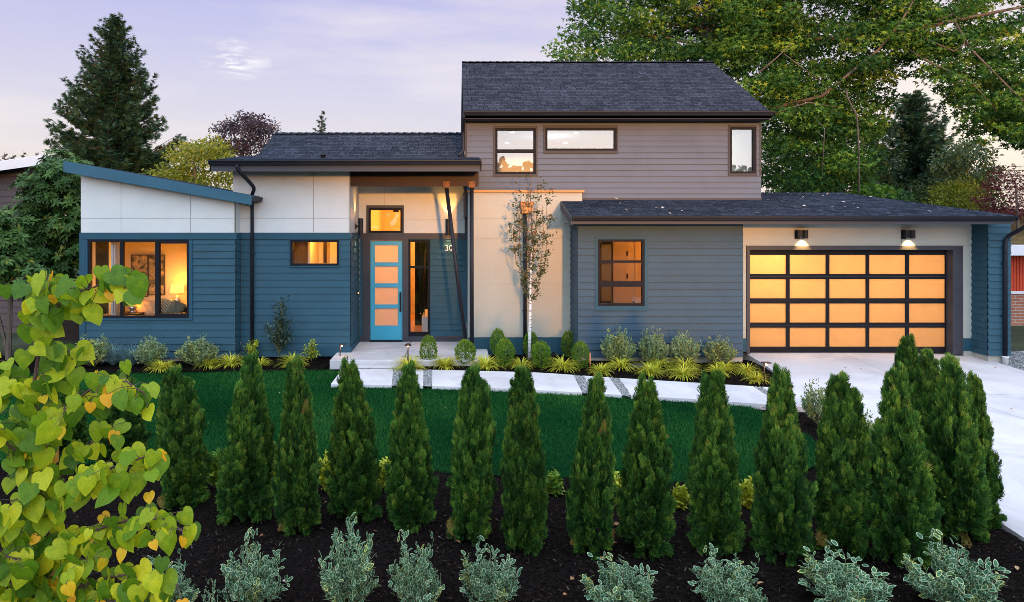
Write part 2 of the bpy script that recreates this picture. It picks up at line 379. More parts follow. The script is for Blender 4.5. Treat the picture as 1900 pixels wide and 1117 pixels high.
M['pvc'] = pm('white_pvc', (.80, .80, .80), .35, .06, 5, .05, 40)
M['panelshade'] = pm('panel_paint_eave_shade', (.40, .41, .36), .65, .06, 1.1, .3, 90)  # pale panel paint darkened: shade under the garage eave is in the colour
M['glass'] = glassmat('window_glass', .03)
M['skyglass'] = glassmat('coated_glass', .19)
M['frost'] = frostmat('frosted_glass', (.86, .72, .50))
M['doorfrost'] = frostmat('pale_frosted_glass', (.86, .74, .58), white=(.62, .50, .38, 1), mixw=.42)
M['bulb'] = emitmat('warm_lamp', (1, .55, .18), 18)
M['soil'] = pm('dark_soil', (.028, .020, .016), .95, .5, 2.5, 1.0, 30, dist=.03, detail=8)
# ------------------------------------------------------------------ the ground
def sheet(name, poly, z, m, uvs=None):
    mb = MB(); mb.quad([(x, y, z) for x, y in poly], 0); return mb.build(name, m)
earth = pm('rough_earth_and_turf', (.035, .042, .020), .95, .6, .5, 1.0, 12, dist=.05, detail=10)
g = MB(); g.quad([(-700, -300, -.2), (700, -300, -.2), (700, 900, -.2), (-700, 900, -.2)]); struct(g.build('ground', earth))

def curve(t, pts):
    """piecewise-linear lookup"""
    return np.interp(t, [p[0] for p in pts], [p[1] for p in pts])
WF = [(-2.44, 13.54), (-.64, 13.42), (1.02, 13.17), (2.5, 12.85), (3.27, 12.63), (4.53, 12.32), (5.5, 11.98), (6.6, 11.7)]
WB = [(-2.44, 14.95), (-1.3, 14.95), (0, 14.82), (1.8, 14.6), (3.2, 14.12), (4.97, 13.6), (6.1, 13.27), (7, 13.05)]
LAWN = [(-13.5, 9.6), (-8, 9.35), (-4, 9.1), (-1, 8.92), (.3, 8.8), (1.4, 8.62), (2.8, 8.46), (4.0, 8.55), (5.0, 9.2), (5.42, 10.3), (5.35, 11.2), (5.25, 12.07)] + \
       [(x, float(curve(x, WF))) for x in (4.53, 3.27, 2.5, 1.02, -.64, -2.42)] + [(-2.47, 13.5), (-2.47, 14.95), (-2.9, 15.15), (-4, 15.0), (-6.5, 14.85), (-9.5, 14.7), (-13.5, 14.4)]

def hump(x, y, s=1.0, seed=0):
    r = np.zeros_like(x)
    g = np.random.default_rng(seed)
    for k in range(26):
        a = g.uniform(0, 6.28); w = 2 ** g.uniform(0, 5.2); ph = g.uniform(0, 6.28)
        r += np.sin((x * np.cos(a) + y * np.sin(a)) * w + ph) / w ** .8
    return r * s
def bed(name, poly, z, step, amp, m, seed):
    """a raked mulch bed: a fine grid, lumpy, cut to the bed's outline"""
    xs = [p[0] for p in poly]; ys = [p[1] for p in poly]
    gx = np.arange(min(xs), max(xs) + step, step); gy = np.arange(min(ys), max(ys) + step, step)
    GX, GY = np.meshgrid(gx, gy); H = z + hump(GX, GY, amp, seed) + RG.normal(0, amp * .25, GX.shape)
    V = np.stack([GX.ravel(), GY.ravel(), H.ravel()], 1); nx, ny = len(gx), len(gy)
    i = (np.arange(ny - 1)[:, None] * nx + np.arange(nx - 1)[None]).ravel()
    cx = GX.ravel()[i] + step / 2; cyy = GY.ravel()[i] + step / 2
    i = i[inpoly(cx, cyy, poly)]
    T = np.concatenate([np.stack([i, i + 1, i + nx + 1], 1), np.stack([i, i + nx + 1, i + nx], 1)])
    return struct(npmesh(name, V, T, m, smooth=True))
M['mulch'] = pm('black_bark_mulch', (.010, .0078, .007), .95, .7, 26, 1.0, 80, dist=.03, detail=8, spec=0)
FRONT = [(-13.5, .6), (5.3, .6), (5.55, 4), (5.72, 6.6), (5.9, 8), (6.2, 10), (6.42, 11.3), (6.3, 11.85), (5.25, 12.2), (5.2, 11), (5.3, 10), (4.9, 9.3), (3.9, 8.65), (2.8, 8.55), (1.4, 8.7), (.3, 8.88), (-4, 9.2), (-13.5, 9.7)]
bed('mulch_bed', FRONT, -.14, .035, .014, M['mulch'], 3)
HBED = [(-1.15, 14.85), (0, 14.7), (1.8, 14.5), (3.2, 14.05), (4.97, 13.5), (6.1, 13.2), (6.5, 13.1), (6.75, 14.2), (7.0, 15.3), (7.02, 16.1), (6.7, 16.2), (.7, 17.0), (.7, 15.4), (-1.15, 15.4)]
bed('mulch_bed', HBED, -.09, .05, .010, M['mulch'], 5)
LBED = [(-13, 14.3), (-9.5, 14.6), (-6.5, 14.75), (-4, 14.9), (-2.9, 15.05), (-2.75, 16.5), (-13, 16.9)]
bed('mulch_bed', LBED, -.10, .05, .010, M['mulch'], 6)
# bark chips lying on the beds
chip_v = [(-.5, -1, 0), (.5, -1, 0), (.4, 1, .1), (-.45, .9, .05), (0, 0, .25)]
chip_f = [(0, 1, 4), (1, 2, 4), (2, 3, 4), (3, 0, 4)]
def chips(n, poly, z, s):
    xs = [p[0] for p in poly]; ys = [p[1] for p in poly]
    P = np.stack([RG.uniform(min(xs), max(xs), n), RG.uniform(max(min(ys), 3.5), max(ys), n), np.full(n, z)], 1)
    P = P[inpoly(P[:, 0], P[:, 1], poly)]; n = len(P); P[:, 2] += RG.uniform(-.006, .014, n)
    T = unit(n); T[:, 2] *= .35; Nn = unit(n) * .5 + np.array([0, 0, 1.0])
    S = RG.uniform(.5, 1.5, n) * s
    return scatter(chip_v, chip_f, P, frames(T, Nn), np.stack([S * .6, S, S], 1), RG.beta(1.2, 3.2, n))
M['chip'] = leafmat('bark_chips', [(.006, .0046, .004), (.018, .013, .011), (.045, .033, .027), (.18, .14, .12)], 0, .9, 0)
cv, ct, cvar, _ = merge(chips(70000, FRONT, -.122, .015), chips(9000, HBED, -.08, .015), chips(7000, LBED, -.09, .015))
tag(npmesh('bark_mulch', cv, ct, M['chip'], var=cvar), 'black bark mulch spread over the planting beds', 'mulch', kind='stuff')

# lawn: turf sheet + blades
M['turf'] = pm('turf', (.004, .026, .010), .9, .4, 3, .8, 60, dist=.02, spec=0)
struct(sheet('lawn', LAWN, -.125, M['turf']))
def blades(n, poly, z, xr, h=(.03, .06), seed=1):
    g = np.random.default_rng(seed); ys = [p[1] for p in poly]
    P = np.stack([g.uniform(xr[0], xr[1], n), g.uniform(min(ys), max(ys), n), np.full(n, z)], 1)
    P = P[inpoly(P[:, 0], P[:, 1], poly)]; n = len(P)
    T = g.normal(0, .30, (n, 3)); T[:, 2] = 1; N = unit(n, g); N[:, 2] *= .2
    mow = .5 + .5 * np.sin(P[:, 0] * 1.1 + .6 * np.sin(P[:, 1] * .8)) * np.cos(P[:, 1] * .9 + .3 * P[:, 0])
    H = g.uniform(h[0], h[1], n) * (.85 + .25 * mow)
    bv = [(-.5, 0, 0), (.5, 0, 0), (.36, .6, .05), (-.36, .6, .05), (0, 1, .25)]
    return scatter(bv, [(0, 1, 2), (0, 2, 3), (3, 2, 4)], P, frames(T, N), np.stack([g.uniform(.006, .011, n), H, H], 1), np.clip(g.beta(2, 2.5, n) * .6 + .38 * mow + .10 * np.sin(P[:, 0] * 2.3 + P[:, 1] * 1.7) - .05, 0, 1))
M['grass'] = leafmat('lawn_grass', [(.005, .040, .011), (.011, .080, .018), (.030, .130, .026), (.075, .175, .035)], .2, .8, 0)
gv, gt, ga, _ = blades(230000, LAWN, -.125, (-9.5, 5.5))
tag(npmesh('lawn_grass', gv, gt, M['grass'], var=ga), 'short dark green lawn between the hedge and the concrete path', 'grass', kind='stuff')

# walkway slabs (cast concrete, gravel strips between)
def slab(mb, xa, xb, z1=-.05, z0=-.16, fr=None, bk=None):
    fr = fr or (lambda x: float(curve(x, WF))); bk = bk or (lambda x: float(curve(x, WB)))
    (fa, ba), (fb, bb) = xa, xb                     # front/back x of the left and right ends
    n = 8; fxs = np.linspace(fa, fb, n); bxs = np.linspace(ba, bb, n)
    poly = [(x, fr(x), z0) for x in fxs] + [(x, bk(x), z0) for x in bxs[::-1]]
    mb.prism(poly, (0, 0, z1 - z0))
wk = MB()
for a, b in (((-2.44, -2.44), (-1.22, -1.32)), ((-1.05, -1.13), (-.60, -.66)), ((-.43, -.47), (2.42, 2.52)), ((2.60, 2.72), (3.12, 3.22)), ((3.28, 3.40), (5.72, 5.85)), ((5.86, 6.0), (6.55, 6.6))):
    slab(wk, a, b)
wk.prism([(-2.5, 15.02, -.16), (-1.22, 15.02, -.16), (-1.20, 15.37, -.16), (-2.5, 15.37, -.16)], (0, 0, .115))
struct(wk.build('path', M['concrete'], bevel=.012))
M['gravel'] = leafmat('gravel', [(.09, .09, .09), (.22, .22, .22), (.45, .44, .42)], 0, .8)
peb_v = [(1, 0, 0), (-1, 0, 0), (0, 1, 0), (0, -1, 0), (0, 0, .7), (0, 0, -.5)]
peb_f = [(0, 2, 4), (2, 1, 4), (1, 3, 4), (3, 0, 4)]
def pebbles(n, poly, z, s):
    xs = [p[0] for p in poly]; ys = [p[1] for p in poly]
    P = np.stack([RG.uniform(min(xs), max(xs), n), RG.uniform(min(ys), max(ys), n), np.full(n, z)], 1)
    P = P[inpoly(P[:, 0], P[:, 1], poly)]; n = len(P); P[:, 2] += RG.uniform(-.01, .01, n)
    T = unit(n); T[:, 2] *= .2; S = RG.uniform(.6, 1.4, (n, 3)) * s
    return scatter(peb_v, peb_f, P, frames(T, np.tile([0, 0, 1.0], (n, 1)) + .2 * unit(n)), S, RG.beta(1.5, 1.5, n))
strips = []
for (fa, ba, fb, bb) in ((-1.22, -1.32, -1.05, -1.13), (-.60, -.66, -.43, -.47), (2.42, 2.52, 2.60, 2.72), (3.12, 3.22, 3.28, 3.40), (5.72, 5.85, 5.86, 6.0)):
    strips.append(pebbles(1500, [(fa, float(curve(fa, WF))), (fb, float(curve(fb, WF))), (bb, float(curve(bb, WB))), (ba, float(curve(ba, WB)))], -.068, .022))
strips.append(pebbles(5000, [(-2.46, 14.94), (-1.2, 14.94), (-1.2, 15.03), (-2.46, 15.03)], -.068, .02))
strips.append(pebbles(30000, [(12.63, 11), (17, 11), (17, 17.5), (12.98, 17.5), (12.98, 15.8), (12.63, 15.8)], -.135, .022))
pv, pt, pa, _ = merge(*strips)
tag(npmesh('gravel', pv, pt, M['gravel'], var=pa), 'grey gravel in the joints of the path and beside the driveway', 'gravel', kind='stuff')
struct(sheet('gravel_strip', [(12.6, 8), (19, 8), (19, 17.6), (12.6, 17.6)], -.165, pm('gravel_bed', (.16, .19, .22), .9, .5, 60, .8, 90)))

# porch slab
ps = MB()
ps.prism([(-2.80, 15.4, -.16), (-1.13, 15.4, -.16), (-1.15, 16.38, -.16), (-2.80, 16.38, -.16)], (0, 0, .21))
ps.prism([(-1.12, 15.4, -.16), (.82, 15.4, -.16), (.82, 16.83, -.16), (-1.12, 16.83, -.16)], (0, 0, .21))
ps.prism([(-2.48, 16.39, -.16), (-1.13, 16.39, -.16), (-1.13, 17.88, -.16), (-2.48, 17.88, -.16)], (0, 0, .211))
ps.prism([(-1.12, 16.84, -.16), (.37, 16.84, -.16), (.37, 17.88, -.16), (-1.12, 17.88, -.16)], (0, 0, .211))
struct(ps.build('porch_floor', M['concrete'], bevel=.01))

# driveway: falls gently away from the garage
def dz(x, y):
    t = min(1, max(0, (16.4 - y) / 3.0)); return -.10 * t * (2 - t) - .05 * max(0, (x - 10) / 2.6)
DE = [(1.0, 5.25), (4, 5.6), (6.6, 5.76), (8, 5.94), (10, 6.25), (11.3, 6.46), (11.75, 6.6), (13.05, 6.62), (14.2, 6.8), (15.3, 7.03), (16.4, 7.05), (16.9, 7.05)]
dr = MB()
ys = sorted(set([1, 2, 3, 4, 5, 6, 7, 8, 9, 10, 11, 12, 12.89, 12.9, 13.5, 14, 14.5, 15, 15.5, 16, 16.4, 16.8]))
for y0, y1 in zip(ys[:-1], ys[1:]):
    if y1 - y0 < .015: continue
    e0, e1 = np.interp(y0, [p[0] for p in DE], [p[1] for p in DE]), np.interp(y1, [p[0] for p in DE], [p[1] for p in DE])
    for (a0, a1, b0, b1) in ((e0, e1, 9.38, 9.38), (9.388, 9.388, 12.6, 12.6)):
        n = 5
        for k in range(n):
            u0, u1 = k / n, (k + 1) / n
            q = [(a0 + (b0 - a0) * u0, y0), (a0 + (b0 - a0) * u1, y0), (a1 + (b1 - a1) * u1, y1), (a1 + (b1 - a1) * u0, y1)]
            dr.quad([(x, y, dz(x, y)) for x, y in q])
    dr.quad([(e0, y0, -.2), (e0, y0, dz(e0, y0)), (e1, y1, dz(e1, y1)), (e1, y1, -.2)])
    dr.quad([(12.6, y0, -.2), (12.6, y1, -.2), (12.6, y1, dz(12.6, y1)), (12.6, y0, dz(12.6, y0))])
struct(dr.build('driveway', M['concrete']))
struct(sheet('driveway_bed', [(5.3, 1), (12.6, 1), (12.6, 16.2), (7.1, 16.2), (6.5, 12)], -.172, M['soil']))
# ------------------------------------------------------------------ the house
HO = Vector((2.0, 17.0, 0.0))
house = thing('modern_house', 'modern blue and grey lap sided house with wide lit garage door and teal door', 'house', HO)

def lap_rows(mb, z0, z1, pitch):
    r = []; z = z0
    while z < z1 - 1e-4: r.append((z, min(z + pitch, z1))); z += pitch
    return r
def lap(mb, x0, x1, z0, z1, y, holes=(), pitch=.165, m=0, ftop=None, out=.022):
    """lap boards facing the viewer (-y): every board tilts out towards its lower edge; ftop(x): sloping upper limit is not needed here"""
    for za, zb in lap_rows(mb, z0, z1, pitch):
        cuts = sorted({za, zb} | {h for hx in holes for h in (hx[2], hx[3]) if za < h < zb})
        for ca, cb in zip(cuts[:-1], cuts[1:]):
            spans = [(x0, x1)]
            for hx in holes:
                if hx[2] < cb - 1e-5 and hx[3] > ca + 1e-5:
                    ns = []
                    for a, b in spans:
                        if hx[0] > a: ns.append((a, min(b, hx[0])))
                        if hx[1] < b: ns.append((max(a, hx[1]), b))
                    spans = [q for q in ns if q[1] - q[0] > 1e-4]
            oa = out * (1 - (ca - za) / pitch); ob = out * (1 - (cb - za) / pitch)
            for a, b in spans:
                js = [a]
                if b - a > 2.2 and rnd.random() < .75: js.append(rnd.uniform(a + .5, b - .5))
                js.append(b)
                for k in range(len(js) - 1):
                    p, q = js[k], js[k + 1]; sh = .0006 * (k % 2); oa, ob = oa + sh, ob + sh
                    mb.quad([(p, y - oa, ca), (q, y - oa, ca), (q, y - ob, cb), (p, y - ob, cb)], m)
                    if ca == za: mb.quad([(p, y, ca), (q, y, ca), (q, y - oa, ca), (p, y - oa, ca)], m)
def lapside(mb, x, y0, y1, z0, z1, sgn, pitch=.165, m=0, out=.022):
    """the same boards on a wall that faces sideways (sgn +1 = +x)"""
    for za, zb in lap_rows(mb, z0, z1, pitch):
        a = x + sgn * out; ob = sgn * out * (1 - (zb - za) / pitch)
        mb.quad([(a, y0, za), (a, y1, za), (x + ob, y1, zb), (x + ob, y0, zb)][::sgn], m)
        mb.quad([(x, y0, za), (x, y1, za), (a, y1, za), (a, y0, za)][::sgn], m)
def panels(mb, xs, zs, y, holes=(), m=0, ms=1, gap=.011, th=.009, ztop=None):
    """flat sheet panels with open joints in front of a backing; ztop(x) cuts the top on a slope"""
    for a, b in zip(xs[:-1], xs[1:]):
        for c, d in zip(zs[:-1], zs[1:]):
            cx = sorted({a + gap / 2, b - gap / 2} | {h for q in holes for h in (q[0], q[1]) if a < h < b})
            cz = sorted({c + gap / 2, d - gap / 2} | {h for q in holes for h in (q[2], q[3]) if c < h < d})
            for p, q in zip(cx[:-1], cx[1:]):
                for r, s in zip(cz[:-1], cz[1:]):
                    if any(h[0] < (p + q) / 2 < h[1] and h[2] < (r + s) / 2 < h[3] for h in holes): continue
                    tp = (lambda x: s) if (ztop is None or s < zs[-1] - .02) else (lambda x: ztop(x))
                    mb.quad([(p, y - th, r), (q, y - th, r), (q, y - th, tp(q)), (p, y - th, tp(p))], m)
    # joint backing
    bx = sorted({xs[0], xs[-1]} | {h for q in holes for h in (q[0], q[1])}); bz = sorted({zs[0], zs[-1]} | {h for q in holes for h in (q[2], q[3])})
    for p, q in zip(bx[:-1], bx[1:]):
        for r, s in zip(bz[:-1], bz[1:]):
            if any(h[0] < (p + q) / 2 < h[1] and h[2] < (r + s) / 2 < h[3] for h in holes): continue
            tp = (lambda x: s) if (ztop is None or s < zs[-1] - .02) else (lambda x: ztop(x))
            mb.quad([(p, y, r), (q, y, r), (q, y, tp(q)), (p, y, tp(p))], ms)
def frame_box(mb, x0, x1, z0, z1, y0, y1, w, m=0, wb=None, wt=None):
    """four bars butted end to end round an opening; outer size x0..x1, z0..z1"""
    wb = w if wb is None else wb; wt = w if wt is None else wt
    if wb: mb.box(x0, x1, y0, y1, z0, z0 + wb, m)
    if wt: mb.box(x0, x1, y0, y1, z1 - wt, z1, m)
    mb.box(x0, x0 + w, y0, y1, z0 + wb, z1 - wt, m); mb.box(x1 - w, x1, y0, y1, z0 + wb, z1 - wt, m)
def rpx(x0, x1, y0, y1, d): return X(x0, d), X(x1, d), Z(y1, d), Z(y0, d)       # photo rectangle on a wall at distance d -> x0,x1,z0,z1
def window(d, casing, glasses, cm, glass='glass', cw=.05, label=None, sash=None):
    """window in the wall at distance d; photo rectangles: casing outline and the panes of glass"""
    c = rpx(*casing, d); gs = [rpx(*g, d) for g in glasses]
    gx0 = min(g[0] for g in gs); gx1 = max(g[1] for g in gs); gz0 = min(g[2] for g in gs); gz1 = max(g[3] for g in gs)
    fw = .055; fx0, fx1, fz0, fz1 = gx0 - fw, gx1 + fw, gz0 - fw, gz1 + fw
    mb = MB(); y0, y1 = d - .034, d + .02
    mb.box(c[0], c[1], y0, y1, fz1, c[3]); mb.box(c[0], c[1], y0 - .004, y1, c[2], fz0)
    mb.box(c[0], fx0, y0, y1, fz0, fz1); mb.box(fx1, c[1], y0, y1, fz0, fz1)
    w = mb.build('window', M[cm], house)
    if label: w['label'] = label
    fb = MB(); y0, y1 = d - .022, d + .07
    fb.box(fx0, fx1, y0, y1, fz0, gz0); fb.box(fx0, fx1, y0, y1, gz1, fz1); fb.box(fx0, gx0, y0, y1, gz0, gz1); fb.box(gx1, fx1, y0, y1, gz0, gz1)
    # bars between panes
    rows = sorted({(g[2], g[3]) for g in gs}); cols = sorted({(g[0], g[1]) for g in gs})
    if len(cols) > 1:
        cs = sorted(gs)
        for a, b in zip(cs[:-1], cs[1:]): fb.box(a[1], b[0], y0 - .006, y1, gz0, gz1)
        for g in cs:
            if g[3] < gz1 - .01: fb.box(g[0], g[1], y0 + .004, y1, g[3], gz1)
            if g[2] > gz0 + .01: fb.box(g[0], g[1], y0 + .004, y1, gz0, g[2])
    else:
        for a, b in zip(rows[:-1], rows[1:]): fb.box(gx0, gx1, y0 - .006, y1, a[1], b[0])
    fb.build('frame', M['black'], w)
    gb = MB()
    for k, g in enumerate(gs): gb.quad([(g[0], d + .03, g[2]), (g[1], d + .03, g[2]), (g[1], d + .03, g[3]), (g[0], d + .03, g[3])])
    gb.build('pane', M[glass], w)
    return (fx0 + .006, fx1 - .006, fz0 + .006, fz1 - .006)
def roofslab(mb, P, th=.10, mt=0, ms=1, mb_=2, uvs=True):
    """four corners eaveL, eaveR, ridgeR, ridgeL -> a roof slab with shingle UVs in metres"""
    P = [Vector(p) for p in P]; u = (P[1] - P[0]).normalized(); n = (P[1] - P[0]).cross(P[3] - P[0]).normalized(); w = n.cross(u)
    uv = [((p - P[0]).dot(u) + 50, (p - P[0]).dot(w) + 50) for p in P]
    mb.quad(P, mt, uv)
    Q = [p - Vector((0, 0, th)) for p in P]; mb.quad(Q[::-1], mb_)
    for k in range(len(P)):
        j = (k + 1) % len(P); mb.quad([P[k], Q[k], Q[j], P[j]], ms)
def ridgecaps(mb, a, b, m=0):
    """shingle caps folded over a ridge"""
    a, b = Vector(a), Vector(b); L = (b - a).length; n = int(L / .2); u = (b - a) / L
    sd_ = Vector((0, 0, 1)).cross(u).normalized()
    for k in range(n):
        p = a + u * (k * L / n); q = a + u * ((k + 1.15) * L / n)
        for sgn in (1, -1):
            off = sd_ * .14 * sgn - Vector((0, 0, .055))
            up = Vector((0, 0, .012)); lo = Vector((0, 0, .028))
            pts = [p + lo, q + up, q + up + off, p + lo + off]
            mb.quad(pts if sgn < 0 else pts[::-1], m, [(50 + k * .33, 50), (50 + k * .33 + .3, 50), (50 + k * .33 + .3, 50.13), (50 + k * .33, 50.13)])
def gutter(name, x0, x1, y, ztop, m='gutter', h=.115, w=.125):
    """K-style gutter along x; y = face of the fascia"""
    prof = [(0, 0), (0, -h), (-w * .62, -h), (-w * .80, -h * .52), (-w, -h * .30), (-w, -.012), (-w - .008, 0), (-w + .012, 0), (-w + .012, -h * .3), (-w * .72, -h * .5), (-w * .55, -h + .012), (-.012, -h + .012), (-.012, 0)]
    mb = MB(); mb.prism([(x0, y + a, ztop + b) for a, b in prof][::-1], (x1 - x0, 0, 0))
    for x in (x0, x1): mb.box(x - .004, x + .004, y - w, y, ztop - h, ztop)
    return mb.build(name, M[m], house)
def downspout(pts, r=.042, m='gutter', straps=()):
    mb = MB()
    P = [Vector(p) for p in pts]; Q = [P[0]]
    for k in range(1, len(P) - 1):                      # ease the elbows
        a = (P[k - 1] - P[k]); b = (P[k + 1] - P[k]); l = min(.09, a.length * .45, b.length * .45)
        Q += [P[k] + a.normalized() * l, P[k] + (a.normalized() + b.normalized()) * l * .28, P[k] + b.normalized() * l]
    Q.append(P[-1]); mb.tube(Q, r, 10)
    for (x, y, z) in straps: mb.box(x - r - .012, x + r + .012, y - r - .006, y + .02, z - .018, z + .018)
    return mb.build('downspout', M[m], house)

# ---- left wing (bedroom)
D1 = 16.05; BZ = 3.07 - (444 - HY) * D1 / F        # underside of the band
xl, xr = X(150, D1), X(437, D1)
SL = (4.585 - 3.79) / (X(467, 15.75) - X(118, 15.75))
def wingtop(x): return 4.585 - SL * (x - X(118, 15.75))
h1 = window(D1, (160, 358, 444.6, 594), [(168, 223, 449, 586), (229, 288.5, 449, 586), (296, 347, 452, 581.5)], 'bluetrim')
mb = MB(); lap(mb, X(160, D1), xr, -.03, BZ, D1, [h1], .168)
mb.box(X(148.5, D1), X(160, D1) - .003, D1 - .032, D1 + .1, -.03, BZ - .002, 1)
lapside(mb, xr, D1, 16.40, -.03, BZ, 1, .168)
lapside(mb, xl + .02, D1 + .1, 19.6, -.03, BZ, -1, .168)
mb.build('lap_siding', [M['blue'], M['bluetrim']], house)
boards('band_board', M['bluetrim'], house, (X(148, D1), xr + .03, D1 - .036, D1, BZ, Z(432, D1)), (xr, xr + .03, D1, 16.37, BZ, Z(432, D1)))
mb = MB()
zb = Z(432, D1)
panels(mb, [xl, X(225, D1), X(354, D1), xr - .03], [zb, Z(405, D1), 4.2], D1, ztop=lambda x: wingtop(x) - .12)
mb.box(xr - .028, xr, D1 - .012, D1 + .02, zb, wingtop(xr) - .12, 1)
mb.quad([(xr, D1 - .01, zb), (xr, 16.4, zb), (xr, 16.4, wingtop(xr) - .12), (xr, D1 - .01, wingtop(xr) - .12)], 0)
mb.quad([(xl, 19.6, zb), (xl, D1, zb), (xl, D1, wingtop(xl) - .12), (xl, 19.6, wingtop(xl) - .12)], 0)
mb.build('wall_panel', [M['panel'], M['seam']], house)
mb = MB()
a, b = X(118, 15.75), X(467, 15.75)
roofslab(mb, [(b, 15.77, wingtop(b)), (b, 19.9, wingtop(b)), (a, 19.9, wingtop(a)), (a, 15.77, wingtop(a))], .09)
mb.build('roof', [M['shingle'], M['bluegutter'], M['wood']], house)
mb = MB(); mb.prism([(a, 15.77, wingtop(a) - .015), (b, 15.77, wingtop(b) - .015), (b, 15.77, wingtop(b) - .225), (a, 15.77, wingtop(a) - .26)], (0, -.032, 0))
mb.prism([(b, 15.74, wingtop(b) - .03), (b + .1, 15.74, wingtop(b) - .03), (b + .07, 15.74, wingtop(b) - .13), (b, 15.74, wingtop(b) - .14)], (0, .6, 0), 1)
mb.build('fascia_board', [M['bluegutter'], M['gutter']], house)
mb = MB(); mb.box(xl + .02, xr - .02, D1 + .03, 19.5, -.2, -.03); mb.build('foundation', M['foundation'], house)

# ---- entry block
D2 = 16.4; x2l, x2r = X(432, D2), X(650, D2); B2 = Z(444, D2); B2t = Z(432, D2); XL2 = xr - .0
h2 = window(D2, (538, 631, 444.6, 496), [(543.5, 625, 449.5, 489)], 'bluetrim')
mb = MB(); lap(mb, xr + .02, x2r, -.06, B2, D2, [h2], .168)
D3 = 17.9
lapside(mb, x2r, D2, D3 - .002, .055, B2, 1, .168)
mb.build('lap_siding', M['blue'], house)
boards('band_board', M['bluetrim'], house, (xr + .03, x2r + .03, D2 - .036, D2, B2, B2t), (x2r, x2r + .03, D2, D3 - .04, B2, B2t), (x2r, x2r + .028, D2 - .03, D3 - .04, .05, .19), (x2r - .95, x2r + .028, D2 - .06, D2 - .03, -.04, .19))
S2 = Z(318, D2)
mb = MB(); panels(mb, [x2l, X(582, D2), x2r - .03], [B2t, Z(405, D2), S2 + .22], D2)
mb.box(x2r - .028, x2r, D2 - .014, D2 + .02, B2t, S2 + .22, 1)
mb.quad([(x2r, D2 - .01, B2t), (x2r, D3, B2t), (x2r, D3, 4.70), (x2r, 17.0, 4.68), (x2r, D2 - .01, 4.60)], 0)
mb.quad([(x2l, 20, 3.2), (x2l, D2 - .009, 3.2), (x2l, D2 - .009, 4.60), (x2l, 17.0, 4.68), (x2l, 20, 4.68)], 0)
mb.build('wall_panel', [M['panel'], M['seam']], house)

# ---- door wall, set back
B3 = Z(443.5, D3); B3t = Z(433, D3); x3r = .385
tr_, dr_, sd_ = rpx(680, 749, 381, 432, D3), rpx(674, 758, 445, 634, D3), rpx(757, 797.5, 445, 621, D3)
h3 = window(D3, (680, 749.5, 381, 433), [(688, 743, 390, 428)], 'trim', label='clear transom window above the teal door')
h4 = window(D3, (758.5, 798, 444.5, 623), [(761.5, 793.5, 449, 493.5), (761.5, 793.5, 497.5, 616)], 'black', label='tall narrow sidelight window right of the teal door')
dh = (X(680, D3), X(753, D3), .0, B3)
for a, b in ((x2r + .02, X(674, D3)), (X(758, D3), x3r)): mb = MB(); lap(mb, a, b, .19, B3, D3, [h4], .155); mb.build('lap_siding', M['blue'], house)
boards('band_board', M['trim'], house, (x2r + .03, x3r, D3 - .038, D3, B3, B3t), (x2r + .03, X(674, D3) - .002, D3 - .03, D3, .05, .19), (X(758, D3), x3r, D3 - .03, D3, .05, .185), (X(758, D3), X(798, D3), D3 - .02, D3, .185, Z(623, D3) - .003))
mb = MB(); panels(mb, [x2r, X(714, D3), x3r], [B3t, Z(408, D3), 4.95], D3, [h3]); mb.box(x3r - .10, x3r - .0, D3 - .02, D3, B3t, 4.9, 2)
mb.build('wall_panel', [M['panel'], M['seam'], M['trim']], house)
# door
mb = MB()
x0, x1, z0, z1 = rpx(674, 758, 445, 632, D3); jx0, jx1 = X(687, D3), X(747, D3); jz = Z(446.5, D3)
mb.box(x0, jx0, D3 - .042, D3 + .1, .052, B3 - .002); mb.box(jx1, x1, D3 - .042, D3 + .1, .052, B3 - .002); mb.box(jx0, jx1, D3 - .041, D3 + .1, jz, B3 - .003)
mb.box(jx0, jx1, D3 - .06, D3 + .1, .052, .085, 1)
fd = mb.build('front_door', [M['trim'], M['black']], house)
fd['label'] = 'teal front door with four frosted lites'
lx0, lx1 = X(695.4, D3), X(738.6, D3); lz = [(Z(b, D3), Z(a, D3)) for a, b in ((454.9, 486.8), (494.4, 525.8), (533.4, 565), (572.3, 604.3))][::-1]
mb = MB(); ya, yb = D3 + .012, D3 + .055; zc = .09; sx0, sx1, st = jx0 + .004, jx1 - .004, jz - .004
mb.box(sx0, lx0, ya, yb, zc, st); mb.box(lx1, sx1, ya, yb, zc, st)
for (a, b) in lz: mb.box(lx0, lx1, ya + .0015, yb, zc, a); zc = b
mb.box(lx0, lx1, ya + .0015, yb, zc, st)
for (a, b) in lz: frame_box(mb, lx0 - .012, lx1 + .012, a - .012, b + .012, ya - .008, ya + .0, .012)
mb.build('door_leaf', M['teal'], fd)
mb = MB()
for (a, b) in lz: mb.quad([(lx0, ya + .018, a), (lx1, ya + .018, a), (lx1, ya + .018, b), (lx0, ya + .018, b)])
mb.build('pane', M['doorfrost'], fd)
mb = MB(); hx = X(743.2, D3); mb.box(hx - .02, hx + .02, ya - .065, ya - .035, Z(578, D3), Z(542, D3)); mb.box(hx - .012, hx + .012, ya - .035, ya, Z(573, D3), Z(570, D3)); mb.box(hx - .012, hx + .012, ya - .035, ya, Z(549, D3), Z(546, D3))
mb.build('handle', M['black'], fd)
